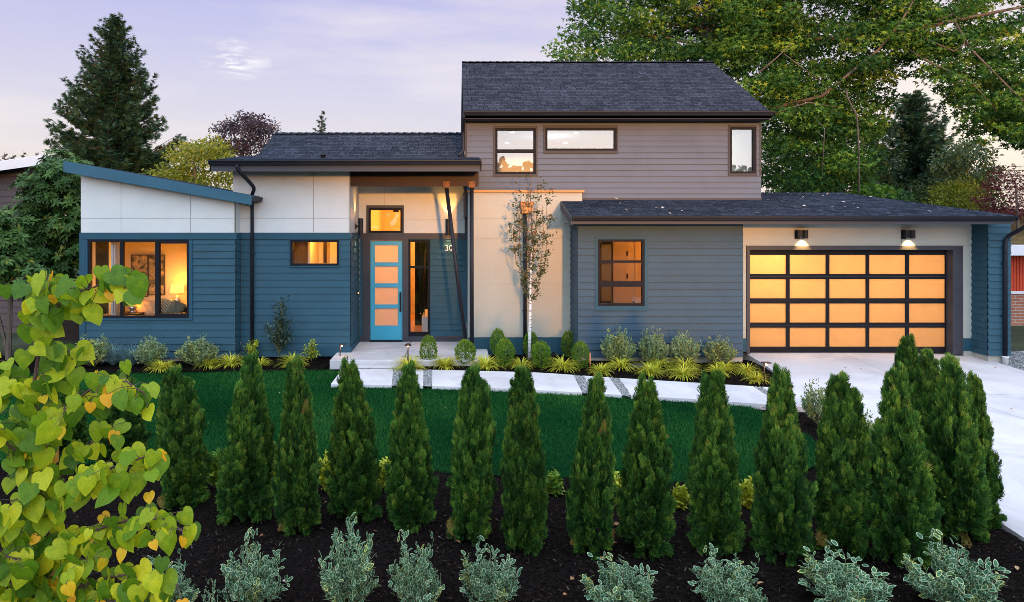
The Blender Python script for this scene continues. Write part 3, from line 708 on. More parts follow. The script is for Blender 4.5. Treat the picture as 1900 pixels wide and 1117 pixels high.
# house number, doorbell, tap
cu = bpy.data.curves.new('house_number', 'FONT'); cu.body = '30'; cu.size = .215; cu.extrude = .006; cu.space_character = .98
fo = bpy.data.objects.new('house_number', cu); COL.objects.link(fo); fo.parent = house; fo.location = Vector((X(825.3, D3), D3 - .032, Z(465.2, D3))) - HO; fo.rotation_euler = (R_(90), 0, 0)
cu.materials.append(M['white'])
bpy.context.view_layer.update()
nm = bpy.data.meshes.new_from_object(fo.evaluated_get(bpy.context.evaluated_depsgraph_get())); no = bpy.data.objects.new('house_number', nm); COL.objects.link(no)
no.parent = house; no.location = fo.location; no.rotation_euler = fo.rotation_euler; bpy.data.objects.remove(fo); no.name = 'house_number'
mb = MB(); mb.box(x2r + .016, x2r + .04, 17.42, 17.47, Z(548, 17.4), Z(539, 17.4)); mb.build('doorbell', [M['black']], house)
mb = MB(); mb.lathe([(.011, 0), (.011, .004), (0, .005)], (0, 0, 0), 10)
q = [(x2r + .041 + z, 17.445 + x, Z(544, 17.4) + y) for x, y, z in mb.v]; mb.v = q; mb.build('bell_button', M['bulb'], house)
mb = MB(); hxx = X(866.5, D3); hz = Z(604, D3); mb.tube([(hxx, D3 - .02, hz), (hxx, D3 - .10, hz), (hxx + .0, D3 - .125, hz - .05)], [.017, .015, .013], 8); mb.tube([(hxx - .04, D3 - .08, hz + .05), (hxx + .04, D3 - .08, hz + .05)], .012, 8); mb.tube([(hxx, D3 - .08, hz), (hxx, D3 - .08, hz + .05)], .008, 6); mb.lathe([(.0, 0), (.035, .0), (.035, .01)], (hxx, D3 - .03, hz), 10)
mb.build('hose_tap', pm('nickel', (.6, .6, .58), .25, .05, metallic=1), house)

# ---- porch roof
GE = 15.6; gz = Z(297, GE); gx0, gx1 = X(390, GE), X(893, GE)
BR = (17.0, 4.79); RD = (18.8, Z(247, 18.8)); XU = X(862, 17.0)
mb = MB()
roofslab(mb, [(gx0, GE, gz - .012), (gx1, GE, gz - .012), (gx1, 17.0, BR[1]), (gx0, 17.0, BR[1])], .09)
rl = X(475, 17.0)
roofslab(mb, [(rl, 17.0, BR[1] + .006), (XU, 17.0, BR[1] + .006), (XU, RD[0], RD[1]), (rl, RD[0], RD[1])], .12)
roofslab(mb, [(XU, RD[0] + 2.2, RD[1] - 1.0), (rl, RD[0] + 2.2, RD[1] - 1.0), (rl, RD[0], RD[1]), (XU, RD[0], RD[1])], .12)
ridgecaps(mb, (rl, RD[0], RD[1] + .0), (XU, RD[0], RD[1] + .0))
roofslab(mb, [(gx0, 17.0, BR[1]), (rl, 17.0, BR[1]), (rl, 18.6, BR[1] + .2), (gx0, 18.6, BR[1] + .2)], .09)
mb.build('roof', [M['shingle'], M['fascia'], M['wood']], house)
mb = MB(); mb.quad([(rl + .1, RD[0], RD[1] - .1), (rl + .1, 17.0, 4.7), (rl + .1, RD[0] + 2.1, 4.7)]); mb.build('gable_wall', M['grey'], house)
gutter('gutter', gx0, gx1, GE, gz)
mb = MB(); mb.box(gx0, gx1, GE - .0, GE + .035, Z(318, GE), gz - .103); mb.prism([(gx0 - .012, GE, gz - .02), (gx0 - .012, GE, Z(318, GE)), (gx0 - .012, 18.5, Z(318, GE) + .36), (gx0 - .012, 18.5, gz + .40)], (.03, 0, 0)); mb.prism([(gx1 - .02, GE, gz - .02), (gx1 - .02, GE, Z(318, GE)), (gx1 - .02, 16.99, Z(318, GE) + .2), (gx1 - .02, 16.99, gz + .19)], (.03, 0, 0))
mb.build('fascia_board', M['fascia'], house)
for px in (477, 542, 609, 677, 744, 811, 879):
    x = X(px, 15.75); mb = MB(); s_ = (BR[1] - gz) / 1.4
    za = gz - .105
    mb.prism([(x - .055, GE + .04, za), (x - .055, GE + .04, za - .15), (x - .055, 16.38 if px < 650 else 17.85, za - .16 + s_ * (.74 if px < 650 else 2.2)), (x - .055, 16.38 if px < 650 else 17.85, za + s_ * (.74 if px < 650 else 2.2))], (.11, 0, 0))
    mb.build('rafter', M['wood'], house)
mb = MB(); bz0, bz1 = Z(345.5, 16.45), Z(318, 16.45) + .05; mb.box(x2r + .004, X(888, 16.45), 16.42, 16.56, bz0, bz1); mb.build('porch_beam', M['wood'], house, bevel=.006)
# posts and their brackets
for top, foot in ((828.5, 866), (875.2, 875.6)):
    pa = Vector((X(top, 16.49), 16.49, bz0 - .045)); pb = Vector((X(foot, 16.49), 16.49, .055))
    mb = MB(); mb.tube([pb, pa], .048, 14); mb.box(pb.x - .075, pb.x + .075, 16.415, 16.565, .05, .066)
    po = mb.build('porch_post', M['gutter'], house)
    bx = X(top, 16.45); mb = MB(); mb.box(bx - .075, bx + .075, 16.408, 16.42, bz0 - .005, bz0 + .11); mb.box(bx - .075, bx + .075, 16.408, 16.57, bz0 - .018, bz0 - .005); mb.tube([pa, pa + Vector((0, 0, .05))], .052, 12)
    for q in (-.04, .04): mb.tube([(bx + q, 16.409, bz0 + .055), (bx + q, 16.398, bz0 + .055)], .013, 8, 1)
    mb.build('bracket', [M['bracket'], M['black']], po)
# roof vent
mb = MB(); vx, vy = X(599, 16.6), 16.6; vz = gz + s_ * 1.0; mb.lathe([(.05, -.05), (.05, .06), (.075, .062), (.075, .085), (0, .1)], (vx, vy, vz), 12); mb.build('roof_vent', M['gutter'], house)
# downspout at the left of the entry block
wx = X(467, 16.3)
downspout([(X(440, 15.55), 15.55, gz - .1), (X(440, 15.55), 15.55, gz - .2), (X(473, 15.95), 15.95, Z(349, 15.95)), (wx + .04, 16.15, Z(362, 16.1)), (wx, 16.335, Z(385, 16.3)), (wx, 16.335, .0)], straps=((wx, 16.36, 2.4), (wx, 16.36, .9)))

# ---- tall pale wall in the middle
D4 = 16.85; x4l, x4r = .385, X(1080.5, D4); zt = Z(357, D4); zp = Z(626, D4)
mb = MB(); panels(mb, [x4l, x4r], [zp, Z(527, D4), Z(442, D4), Z(406, D4), zt], D4)
mb.box(x4l - .03, x4l, D4 - .014, D3, .06, zt, 1); mb.quad([(x4r, D4 - .01, 3.2), (x4r, 17.0, 3.2), (x4r, 17.0, zt), (x4r, D4 - .01, zt)])
mb.build('wall_panel', [M['stucco'], M['seam']], house)
mb = MB(); mb.box(x4l - .03, 2.90, D4 - .035, D4 + .02, -.15, zp); mb.build('plinth_board', M['bluetrim'], house)
mb = MB(); mb.box(x4l - .05, x4r + .04, D4 - .05, 17.0, zt, zt + .05); mb.build('wall_cap', M['copper'], house)
ch = MB(); cx0, cx1, cz0, cz1 = rpx(966, 989, 376, 396, D4 - .1)
ch.prism([(cx0, D4 - .17, cz1), (cx1, D4 - .17, cz1), (cx1 - .03, D4 - .17, cz0), (cx0 + .03, D4 - .17, cz0)][::-1], (0, .16, 0)); ch.box(cx0 - .015, cx1 + .015, D4 - .185, D4 - .011, cz1, cz1 + .025)
ch.build('conductor_head', M['copper'], house)
wx = X(974, D4 - .06); downspout([(wx, D4 - .075, cz0 + .02), (wx, D4 - .075, -.05)], .045, straps=((wx, D4 - .03, 2.2), (wx, D4 - .03, 1.0)))
mb = MB(); sx, sz = X(1055, D4), Z(377, D4); mb.lathe([(.0, -.045), (.032, -.032), (.045, 0), (.032, .032), (0, .045)], (sx, D4 - .06, sz), 12); mb.tube([(sx, D4 - .01, sz + .02), (sx, D4 - .05, sz + .01)], .02, 8); mb.build('wall_camera', M['black'], house)

# ---- upper storey
D5 = 17.0; u0, u1 = X(862, D5), X(1412, D5); uz0, uz1 = 3.30, Z(222, D5)
hs = [window(D5, (915, 997, 233.5, 327), [(923, 990, 242, 277.2), (923, 990, 283.3, 319)], 'greytrim', 'skyglass'),
      window(D5, (1008.5, 1146.5, 232.5, 284.5), [(1015.6, 1139.5, 241.5, 275.7)], 'greytrim', 'skyglass'),
      window(D5, (1350.5, 1404, 232.5, 326), [(1357.5, 1397, 240, 318)], 'greytrim', 'skyglass')]
mb = MB(); lap(mb, u0 + .06, u1 - .055, uz0, uz1 - .09, D5, hs, .146)
mb.box(u1 - .055, u1, D5 - .02, D5 + .02, Z(326, D5), uz1 - .09, 1)
lap(mb, u1 - .055, u1, uz0, Z(326, D5) - .003, D5, (), .146)
mb.box(u0, u0 + .06, D5 - .02, D5 + .02, uz0, uz1 - .09, 1)
mb.box(u0, u1, D5 - .02, D5 + .02, uz1 - .088, uz1 + .1, 1)
lapside(mb, u1, D5 + .02, 23, uz0, uz1, 1, .146); lapside(mb, u0, D5 + .02, 23, uz0, uz1, -1, .146)
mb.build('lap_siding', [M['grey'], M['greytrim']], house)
UE = 16.5; uzg = Z(207.5, UE); UR = 20.28; uzr = Z(115, UR); ul, ur = X(862, UE) - .02, u1 + .03
mb = MB()
roofslab(mb, [(ul, UE, uzg - .015), (ur, UE, uzg - .015), (ur, UR, uzr), (ul, UR, uzr)], .14)
roofslab(mb, [(ur, UR + 3.7, uzg), (ul, UR + 3.7, uzg), (ul, UR, uzr), (ur, UR, uzr)], .14)
ridgecaps(mb, (ul, UR, uzr), (ur, UR, uzr))
mb.build('roof', [M['shingle'], M['fascia'], M['fascia']], house)
gutter('gutter', ul, ur + .03, UE, uzg, h=.10)
mb = MB(); mb.box(ul, ur, UE, UE + .03, Z(220, UE), uzg - .09); mb.box(ul, ur, UE + .03, D5, Z(220, UE) - .0, Z(220, UE) + .02, 1)
mb.box(u0, u1, D5 - .03, D5 - .021, uz1 - .0, Z(220, UE), 1)
for x in (u0 + .05, u1 - .05): mb.quad([(x, UE + .3, uzg - .02), (x, UR, uzr - .14), (x, UR + 3.4, uzg)][::1 if x > 3 else -1], 2)
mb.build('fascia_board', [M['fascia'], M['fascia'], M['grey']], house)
wx = X(860.5, 16.6)
downspout([(wx, UE - .06, uzg - .09), (wx, UE - .06, uzg - .16), (wx, 16.9, uzg - .38), (wx, 16.9, Z(281, 16.9)), (wx - .12, 16.8, Z(289, 16.8))], .036, 'gutter')
mb = MB(); vx = X(1027, UR - .1); mb.tube([(vx, UR + .2, uzr - .2), (vx, UR + .2, uzr + .09)], .04, 8); mb.build('roof_vent', M['gutter'], house)

# ---- garage wing
D6 = 15.9; g0, g1 = X(1072, D6), X(1378.5, D6); sof = Z(416, D6) + .01
h6 = window(D6, (1104, 1201, 439.5, 576), [(1113, 1191, 448.5, 483.2), (1113, 1191, 487.5, 522), (1113, 1191, 532, 563)], 'bluetrim')
mb = MB(); lap(mb, g0 + .005, g1, .03, sof, D6, [h6], .158); lapside(mb, g0, D6, D4 - .012, .03, sof, -1, .158)
mb.box(g0 - .006, g0 + .005, D6 - .02, D6 + .01, .03, sof, 0)
mb.build('lap_siding', M['bluelit'], house)
D7 = 16.4; pxr = X(1806, D7)
pl, pr = X(1833, D6), X(1875, D6)
mb = MB(); lap(mb, pl, pr, .10 - .04, sof, D6, (), .158); lapside(mb, pl, D6, D7 - .012, .06, sof, -1, .158); lapside(mb, pr, D6, 23, .06, sof, 1, .158)
mb.build('lap_siding', M['blue'], house)
do = rpx(1390.5, 1766, 463.5, 657, D7)
trx0, trx1, trz = X(1384.5, D7), X(1785, D7), Z(456, D7)
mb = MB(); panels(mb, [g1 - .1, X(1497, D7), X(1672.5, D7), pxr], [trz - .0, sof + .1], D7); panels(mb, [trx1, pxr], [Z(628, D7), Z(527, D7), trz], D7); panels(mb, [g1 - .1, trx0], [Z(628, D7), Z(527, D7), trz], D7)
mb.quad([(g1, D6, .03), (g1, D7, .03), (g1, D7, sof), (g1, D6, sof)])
mb.build('wall_panel', [M['panelshade'], M['seam']], house)
boards('plinth_board', M['bluetrim'], house, (trx1 - .001, pxr, D7 - .03, D7, .08, Z(628, D7)), (g1 - .1, trx0, D7 - .03, D7, .06, Z(628, D7)))
# sectional door
DD = 16.58
mb = MB(); mb.box(trx0, trx1, D7 - .035, D7 + .01, do[3], trz); mb.box(trx0, do[0], D7 - .035, DD + .06, .004, do[3]); mb.box(do[1], trx1, D7 - .035, DD + .06, .004, do[3]); mb.box(do[0], do[1], D7 + .01, DD + .06, do[3] + .001, do[3] + .04)
gd = mb.build('garage_door', M['trim'], house); gd['label'] = 'wide garage door with twenty lit frosted panes'
kx = DD / D7
pc = [(X(a, DD), X(b, DD)) for a, b in ((1391.3, 1458.6), (1465.4, 1532.7), (1539, 1606.8), (1613, 1680), (1687, 1753.7))]
prw = [(Z(b, DD), Z(a, DD)) for a, b in ((473, 508.5), (517.9, 553.6), (563, 598.7), (608, 643.5))]
mb = MB()
xa, xb = do[0] + .003, do[1] - .003
vs = [xa] + [q for p in pc for q in p] + [xb]
for k in range(0, len(vs), 2):
    if vs[k + 1] - vs[k] > .004: mb.box(vs[k], vs[k + 1], DD, DD + .045, .02, do[3] - .004)
zs = [.02] + [q for p in prw[::-1] for q in p] + [do[3] - .004]
for (a, b) in pc:
    for k in range(0, len(zs), 2): mb.box(a, b, DD + .004, DD + .043, zs[k], zs[k + 1])
mb.box(xa, xb, DD - .004, DD + .05, .004, .02)
for z in [(prw[k][0] + prw[k + 1][1]) / 2 for k in range(3)]: mb.box(xa, xb, DD - .0025, DD, z - .004, z + .004, 1)
mb.build('door_frame', [M['black'], M['trim']], gd)
mb = MB()
for (a, b) in pc:
    for (c, d) in prw: mb.quad([(a, DD + .022, c), (b, DD + .022, c), (b, DD + .022, d), (a, DD + .022, d)])
mb.build('pane', M['frost'], gd)
mb = MB(); mb.box(do[0] + .006, do[0] + .02, DD - .03, DD, Z(539, DD), Z(529, DD)); mb.build('handle', M['pvc'], gd)
boards('foundation', M['foundation'], house, (pl + .02, pr - .02, D6 + .02, D7 + .3, -.2, .06), (trx1 + .02, pl + .02, D7 - .02, D7 + .2, -.2, .08), (g0 + .02, g1 - .0, D6 + .02, D7, -.2, .03))
# garage roof
GE6 = 15.3; gz6 = Z(401, GE6); gl, gr = X(1062, GE6), 12.55; rz, ry = 3.93, 17.75; sl6 = (rz - gz6) / (ry - GE6)
mb = MB(); rx1 = gr - (ry - GE6)
roofslab(mb, [(gl, GE6, gz6 - .012), (gr, GE6, gz6 - .012), (rx1, ry, rz), (gl, ry, rz)], .10)
roofslab(mb, [(gr, GE6, gz6 - .012), (gr, 22, gz6 - .012), (rx1, ry + 2, rz), (rx1, ry, rz)], .10)
roofslab(mb, [(gr, 22, gz6 - .3), (u1, 22, gz6 - .3), (u1, ry, rz), (rx1, ry, rz)], .1)
ridgecaps(mb, (rx1, ry, rz), (u1, ry, rz)); ridgecaps(mb, (gr, GE6, gz6), (rx1, ry, rz))
mb.build('roof', [M['shingle'], M['fascia'], M['fascia']], house)
gutter('gutter', gl + .0, gr, GE6, gz6, h=.10)
mb = MB(); mb.box(gl, gr, GE6, GE6 + .035, Z(416, GE6), gz6 - .09); mb.box(gl, gr - .1, GE6 + .035, D7 + .05, Z(416, GE6), Z(416, GE6) + .02, 1)
mb.prism([(gl - .03, GE6 - .0, gz6 - .03), (gl - .03, GE6 - .0, Z(417, GE6)), (gl - .03, D4 - .02, Z(417, GE6) + sl6 * 1.5), (gl - .03, D4 - .02, gz6 + sl6 * 1.5)], (.032, 0, 0))
mb.build('fascia_board', [M['fascia'], M['fascia']], house)
# flashing where the garage roof meets the upper wall
mb = MB(); mb.box(x4r, u1, D5 - .03, D5 - .018, gz6 + sl6 * 1.7 - .02, gz6 + sl6 * 1.7 + .035); mb.build('flashing', M['greytrim'], house)
wx = X(1865, D6 - .06); wy = D6 - .065
downspout([(X(1915, GE6 - .06), GE6 - .06, Z(412, GE6)), (X(1900, 15.4), 15.4, Z(422, 15.4)), (wx + .06, wy, Z(438, D6)), (wx, wy, Z(450, D6)), (wx, wy, .05)], .045, straps=((wx, D6 - .02, 2.2), (wx, D6 - .02, 1.0)))
mb = MB(); mb.tube([(wx, wy, -.2), (wx, wy, .03), (wx, wy, .035), (wx, wy, .06)], [.06, .06, .07, .07], 14); mb.build('drain_pipe', M['pvc'], house)

# ---- lamps on the walls
def spot(name, loc, dirv, e, deg, col=(1, .62, .26), r=.02, blend=.6):
    l = bpy.data.lights.new(name, 'SPOT'); l.energy = e; l.color = col; l.spot_size = R_(deg); l.spot_blend = blend; l.shadow_soft_size = r
    o = bpy.data.objects.new(name, l); COL.objects.link(o); o.location = loc; o.rotation_euler = Vector(dirv).to_track_quat('-Z', 'Y').to_euler(); return o
def point(name, loc, e, col=(1, .55, .2), r=.08):
    l = bpy.data.lights.new(name, 'POINT'); l.energy = e; l.color = col; l.shadow_soft_size = r
    o = bpy.data.objects.new(name, l); COL.objects.link(o); o.location = loc; return o
def sconce(c, n, za, zb, r=.065):
    """a cylinder that throws light up and down the wall; n points off the wall"""
    mb = MB(); c = Vector((c[0], c[1], 0)); n = Vector(n)
    mb.tube([(c.x, c.y, za), (c.x, c.y, zb)], r, 18, 0, caps=False); mb.tube([(c.x, c.y, zb - .003), (c.x, c.y, za + .003)], r - .006, 18, 0, caps=False)
    b0 = c - n * .13; mb.tube([(b0.x, b0.y, (za + zb) / 2), (c.x, c.y, (za + zb) / 2)], .022, 8)
    t = Vector((-n.y, n.x, 0)) * .05; q = b0 + n * .02; zm = (za + zb) / 2
    mb.prism([(b0.x - t.x, b0.y - t.y, zm - .07), (b0.x + t.x, b0.y + t.y, zm - .07), (b0.x + t.x, b0.y + t.y, zm + .07), (b0.x - t.x, b0.y - t.y, zm + .07)], tuple(n * .02))
    o = mb.build('wall_lamp', M['gutter'], house)
    for z in (za + .03, zb - .03): mb = MB(); mb.lathe([(0, 0), (r - .008, 0)], (c.x, c.y, z), 12); mb.build('bulb', M['bulb'], o)
    return c
c = sconce((x2r + .15, 17.15), (1, 0, 0), Z(435, 17.15), Z(405, 17.15)); spot('sconce_light', (c.x - .03, c.y, Z(405, 17.15)), (-.14, 0, 1), 40, 62, (1, .48, .12)); spot('sconce_light', (c.x - .03, c.y, Z(435, 17.15)), (-.16, 0, -1), 22, 60)
c = sconce((X(832, D3 - .15), D3 - .15), (0, -1, 0), Z(435, D3 - .15), Z(406, D3 - .15)); spot('sconce_light', (c.x, c.y + .03, Z(406, 17.75)), (0, .10, 1), 44, 70, (1, .48, .12)); spot('sconce_light', (c.x, c.y + .03, Z(435, 17.75)), (0, .16, -1), 13, 64)
for px in (1490.5, 1689):
    d = D7 - .12; x = X(px, d); za, zb = Z(442.5, d), Z(427, d)
    mb = MB(); mb.tube([(x + .04, d, za), (x + .04, d, zb)], .07, 18, caps=False); mb.lathe([(0, 0), (.07, 0)], (x + .04, d, zb), 18); mb.box(x - .13, x - .03, d - .03, D7 - .01, za + .02, zb - .01); mb.box(x - .15, x - .04, D7 - .03, D7 - .009, za - .02, zb + .01)
    o = mb.build('wall_lamp', M['gutter'], house); mb = MB(); mb.lathe([(.06, 0), (0, 0)], (x + .04, d, za + .06), 12); mb.build('bulb', M['bulb'], o)
    spot('garage_lamp_light', (x + .02, d, za - .005), (0, .45, -1), 75, 88, (1, .55, .16))

# ---- rooms seen through the glass
M['wallwarm'] = pm('warm_room_paint', (.62, .50, .36), .7, .05, 2)
M['ceil'] = pm('white_ceiling', (.80, .80, .80), .8, .03, 2)
M['floorwood'] = pm('oak_floor', (.42, .23, .10), .35, .35, 6, .1, 30, stretch=(.3, 3, 1))
M['dark'] = pm('dark_room_wood', (.05, .035, .03), .5, .2, 4)
def room(x0, x1, y0, y1, z0, z1, wall, floor, ceil, front=False):
    mb = MB()
    mb.quad([(x0, y1, z0), (x1, y1, z0), (x1, y1, z1), (x0, y1, z1)], 0); mb.quad([(x0, y0, z0), (x0, y1, z0), (x0, y1, z1), (x0, y0, z1)], 0); mb.quad([(x1, y1, z0), (x1, y0, z0), (x1, y0, z1), (x1, y1, z1)], 0)
    mb.quad([(x0, y0, z0), (x1, y0, z0), (x1, y1, z0), (x0, y1, z0)], 1); mb.quad([(x0, y1, z1), (x1, y1, z1), (x1, y0, z1), (x0, y0, z1)], 2)
    return mb.build('room_shell', [wall, floor, ceil], house)
room(-8.70, -5.35, 16.14, 18.15, .2, 3.0, M['wallwarm'], M['floorwood'], M['ceil'])
room(-5.0, -2.62, 16.5, 18.6, .2, 3.1, M['wallwarm'], M['floorwood'], M['ceil'])
room(-2.46, .2, 18.02, 23.5, .07, 4.15, M['wallwarm'], M['floorwood'], M['ceil'])
room(3.0, 6.5, 16.02, 18.4, .1, 3.05, M['wallwarm'], M['floorwood'], M['ceil'])
room(u0 + .1, u1 - .1, 17.1, 21.2, 3.95, 5.52, M['ceil'], M['floorwood'], M['ceil'])
room(6.85, 12.3, 16.66, 21.5, .005, 2.95, M['ceil'], M['concrete'], M['ceil'])
# garage room lamps make the frosted panes glow
for x, y, z, e in ((7.5, 17.9, 2.55, 52), (9.7, 18.6, 2.4, 62), (11.4, 19.2, 2.2, 48)): point('garage_bulb', (x, y, z), e, (1, .43, .10), .2)
point('garage_bulb', (7.9, 17.25, 2.45), 9, (1, .50, .13), .12)
point('hall_bulb', (-1.6, 19.6, 3.6), 130, (1, .38, .06), .2); point('hall_bulb', (-1.0, 21.8, 3.2), 140, (1, .38, .06), .2)
point('passage_bulb', (-3.2, 17.3, 2.75), 42, (1, .36, .045), .12)
point('mudroom_bulb', (5.7, 17.0, 2.8), 52, (1, .33, .04), .15)
point('study_bulb', (2.6, 18.6, 5.1), 9, (.86, .93, 1), .2); point('study_bulb', (6.4, 18.8, 5.1), 10, (.86, 1, .93), .2)
# details behind the panes
mb = MB()
for x0, x1, c in ((X(579, 18.5), X(600, 18.5), 1), (X(612, 18.5), X(634, 18.5), 1)): mb.box(x0, x1, 18.5, 18.58, .2, 2.9, 0)
mb.box(X(600, 18.4), X(604, 18.4), 18.42, 18.58, .2, 2.95, 1); mb.box(X(572, 17.4), X(576.5, 17.4), 17.35, 18.58, .2, 3.0, 0)
mb.build('closet_door', [M['white'], M['dark']], house)
mb = MB(); bx0, bx1 = X(1141, 18.0), X(1182, 18.0); mb.box(bx0, bx1, 18.2, 18.25, .1, 2.75, 0); mb.box(bx1, bx1 + .08, 18.18, 18.25, .1, 2.83, 0); mb.box(X(1113, 17.6), X(1131, 17.6), 17.4, 18.2, .1, 3.0, 1)
for z in (2.35, 1.75, .95): mb.box(bx0 + .36, bx0 + .40, 18.18, 18.2, z - .06, z + .06, 1)
mb.box(bx1 - .06, bx1 - .02, 18.14, 18.2, 1.0, 1.08, 1)
mb.build('closet_door', [M['wallwarm'], M['dark']], house)
mb = MB(); px0, px1 = X(770, 20.5), X(790, 20.5); frame_box(mb, px0, px1 + .15, .1, 3.0, 20.45, 20.52, .06); mb.box(px0 + .06, px1 + .09, 20.47, 20.5, 1.62, 1.66); mb.quad([(px0, 20.51, .1), (px1 + .15, 20.51, .1), (px1 + .15, 20.51, 3.0), (px0, 20.51, 3.0)], 1); mb.build('hall_door', [M['black'], pm('dark_glass', (.01, .014, .012), .08, .1)], house)
mb = MB()
for k in range(9): mb.box(X(787, 19) - .0, X(787, 19) + .012, 18.7 + k * .13, 18.712 + k * .13, .3 + k * .12, 1.2 + k * .12)
mb.tube([(X(787, 19), 18.6, 1.15), (X(787, 19), 20.0, 2.4)], .025, 6); mb.build('stair_rail', M['black'], house)
mb = MB(); mb.box(X(783, 18.7), X(783, 18.7) + .5, 18.6, 20.4, .07, .6); mb.build('stair_side', M['white'], house)
# ceiling fan glimpsed in the transom
mb = MB(); fx, fy, fz = X(735, 19.6), 19.6, 3.55; mb.lathe([(0, -.07), (.09, -.06), (.1, .05), (.03, .08), (.02, .6)], (fx, fy, fz), 12)
for k in range(3):
    q = 2.6 + k * 2.094; u = Vector((math.cos(q), math.sin(q), 0)); w = Vector((-u.y, u.x, 0)) * .07
    a_ = Vector((fx, fy, fz)) + u * .1; b_ = a_ + u * .62; mb.prism([a_ - w * .5, b_ - w, b_ + w, a_ + w * .5], (0, 0, .012))
mb.build('ceiling_fan', M['dark'], house)
# recessed downlights upstairs
dl = emitmat('downlight', (1, .93, .8), 6)
for px, py in ((950, 245.5), (941, 265), (1069, 247), (1049, 265)):
    dd = (5.52 - CZ) * F / (HY - py); mb = MB(); mb.lathe([(.06, 0), (0, 0)], (X(px, dd), dd, 5.512), 12); mb.build('downlight', dl, house)
# ------------------------------------------------------------------ things in the bedroom
def hold(mb, name, m, parent, **k): return mb.build(name, m, parent, **k)
FL = .2
M['shade'] = emitmat('lit_lamp_shade', (1.0, .60, .10), 1.7)
M['ceramic'] = pm('mercury_glass', (.55, .50, .44), .25, .4, 14, .3, 40, metallic=.6)
def lamp(px, d, y0, y1, base_z, label, e):
    x = X(px, d); t = thing('table_lamp', label, 'lamp', (x, d, base_z), 'table lamps in the bedroom'); zs, ze = Z(y1, d), Z(y0, d)
    mb = MB(); mb.lathe([(.17, zs), (.155, ze)], (x, d, 0), 20); mb.build('lamp_shade', M['shade'], t)
    h = zs - base_z; mb = MB(); mb.lathe([(.0, 0), (.08, 0), (.08, .02), (.05, .04), (.095, h * .3), (.10, h * .45), (.05, h * .75), (.02, h * .85), (.015, h + .05)], (x, d, base_z), 16); mb.build('base', M['ceramic'], t)
    point('lamp_bulb', (x, d, ze + .05), e * 2.2, (1, .36, .04), .07); point('lamp_bulb', (x, d, zs - .04), e * 1.3, (1, .36, .04), .06)
lamp(246, 17.05, 540, 558, .92, 'lit table lamp with yellow shade behind the middle bedroom pane', 9)
lamp(329, 17.75, 527, 543, .90, 'lit table lamp with yellow shade beside the green cushion', 13)
def table(px, d, w, top, label):
    x = X(px, d); t = thing('side_table', label, 'table', (x, d, FL), 'bedside tables')
    mb = MB(); mb.box(x - w, x + w, d - .2, d + .2, top - .035, top); mb.build('tabletop', M['dark'], t, bevel=.005)
    for sx in (-1, 1):
        for sy in (-1, 1): mb = MB(); mb.tube([(x + sx * (w - .04), d + sy * .16, FL), (x + sx * (w - .04), d + sy * .16, top - .035)], .018, 6); mb.build('leg', M['dark'], t)
table(246, 17.05, .26, .92, 'dark bedside table under the nearer bedroom lamp'); table(333, 17.75, .27, .90, 'dark bedside table under the lamp in the right bedroom pane')
mb = MB(); bx, by = X(344, 17.6), 17.62; mb.box(bx - .07, bx - .01, by - .05, by + .05, .90, 1.02); mb.box(bx + .0, bx + .05, by - .04, by + .05, .90, .99)
tag(hold(mb, 'trinket_box', M['dark'], None, loc=(bx, by, .90)), 'small dark trinket boxes on the right bedside table', 'box')
bx0, bx1 = X(262, 17.3), X(318, 17.6)
b = thing('bed', 'double bed with upholstered headboard under the paintings', 'bed', ((bx0 + bx1) / 2, 17.3, FL))
mb = MB(); mb.box(bx0, bx1, 16.35, 18.0, .45, .80); mb.build('mattress', pm('linen_cover', (.55, .47, .38), .9, .1, 5, .5, 60), b, bevel=.05)
mb = MB(); mb.box(bx0 - .05, bx1 + .05, 18.02, 18.1, FL, Z(556, 18.05)); mb.build('headboard', pm('taupe_upholstery', (.30, .22, .15), .9, .1, 5, .4, 90), b, bevel=.03)
mb = MB(); mb.box(bx0 + .03, bx1 - .03, 16.38, 18.0, FL, .45); mb.build('bed_base', M['dark'], b)
def cushion(name, c, w, h, t, rot, m, label):
    n = 12; mb = MB(); g = {}
    for s in (1, -1):
        for i in range(n + 1):
            for j in range(n + 1):
                u, v = i / n * 2 - 1, j / n * 2 - 1; q = max(0, (1 - u ** 4) * (1 - v ** 4)) ** .5
                pin = 1 - .08 * (u * u + v * v) + .06 * abs(u * v)
                g[s, i, j] = len(mb.v); wr = .015 * math.sin(9 * u + 4 * v) * q
                mb.v.append((u * w / 2 * pin, s * (t / 2 * q) + wr, v * h / 2 * pin + h / 2))
        for i in range(n):
            for j in range(n):
                f = (g[s, i, j], g[s, i + 1, j], g[s, i + 1, j + 1], g[s, i, j + 1]); mb.sm.add(len(mb.f)); mb.f.append(f if s < 0 else f[::-1]); mb.m.append(0)
    o = mb.build(name, m); o.location = c; o.rotation_euler = rot
    return tag(o, label, 'cushion', 'cushions on the bed')
def clothmat(name, c1, c2, scale):
    m, N, L = newmat(name); o = N.new('ShaderNodeOutputMaterial'); bs = N.new('ShaderNodeBsdfPrincipled'); L.new(bs.outputs[0], o.inputs[0])
    t = N.new('ShaderNodeTexCoord'); mp = N.new('ShaderNodeMapping'); L.new(t.outputs['Object'], mp.inputs[0]); mp.inputs['Rotation'].default_value = (0, R_(35), 0)
    w = N.new('ShaderNodeTexWave'); L.new(mp.outputs[0], w.inputs[0]); w.inputs['Scale'].default_value = scale; w.inputs['Distortion'].default_value = 2; w.bands_direction = 'Z'
    r = N.new('ShaderNodeValToRGB'); L.new(w.outputs[0], r.inputs[0]); r.color_ramp.interpolation = 'CONSTANT'; r.color_ramp.elements[0].color = c1 + (1,); r.color_ramp.elements[1].position = .5; r.color_ramp.elements[1].color = c2 + (1,)
    L.new(r.outputs[0], bs.inputs['Base Color']); bs.inputs['Roughness'].default_value = .9; return m
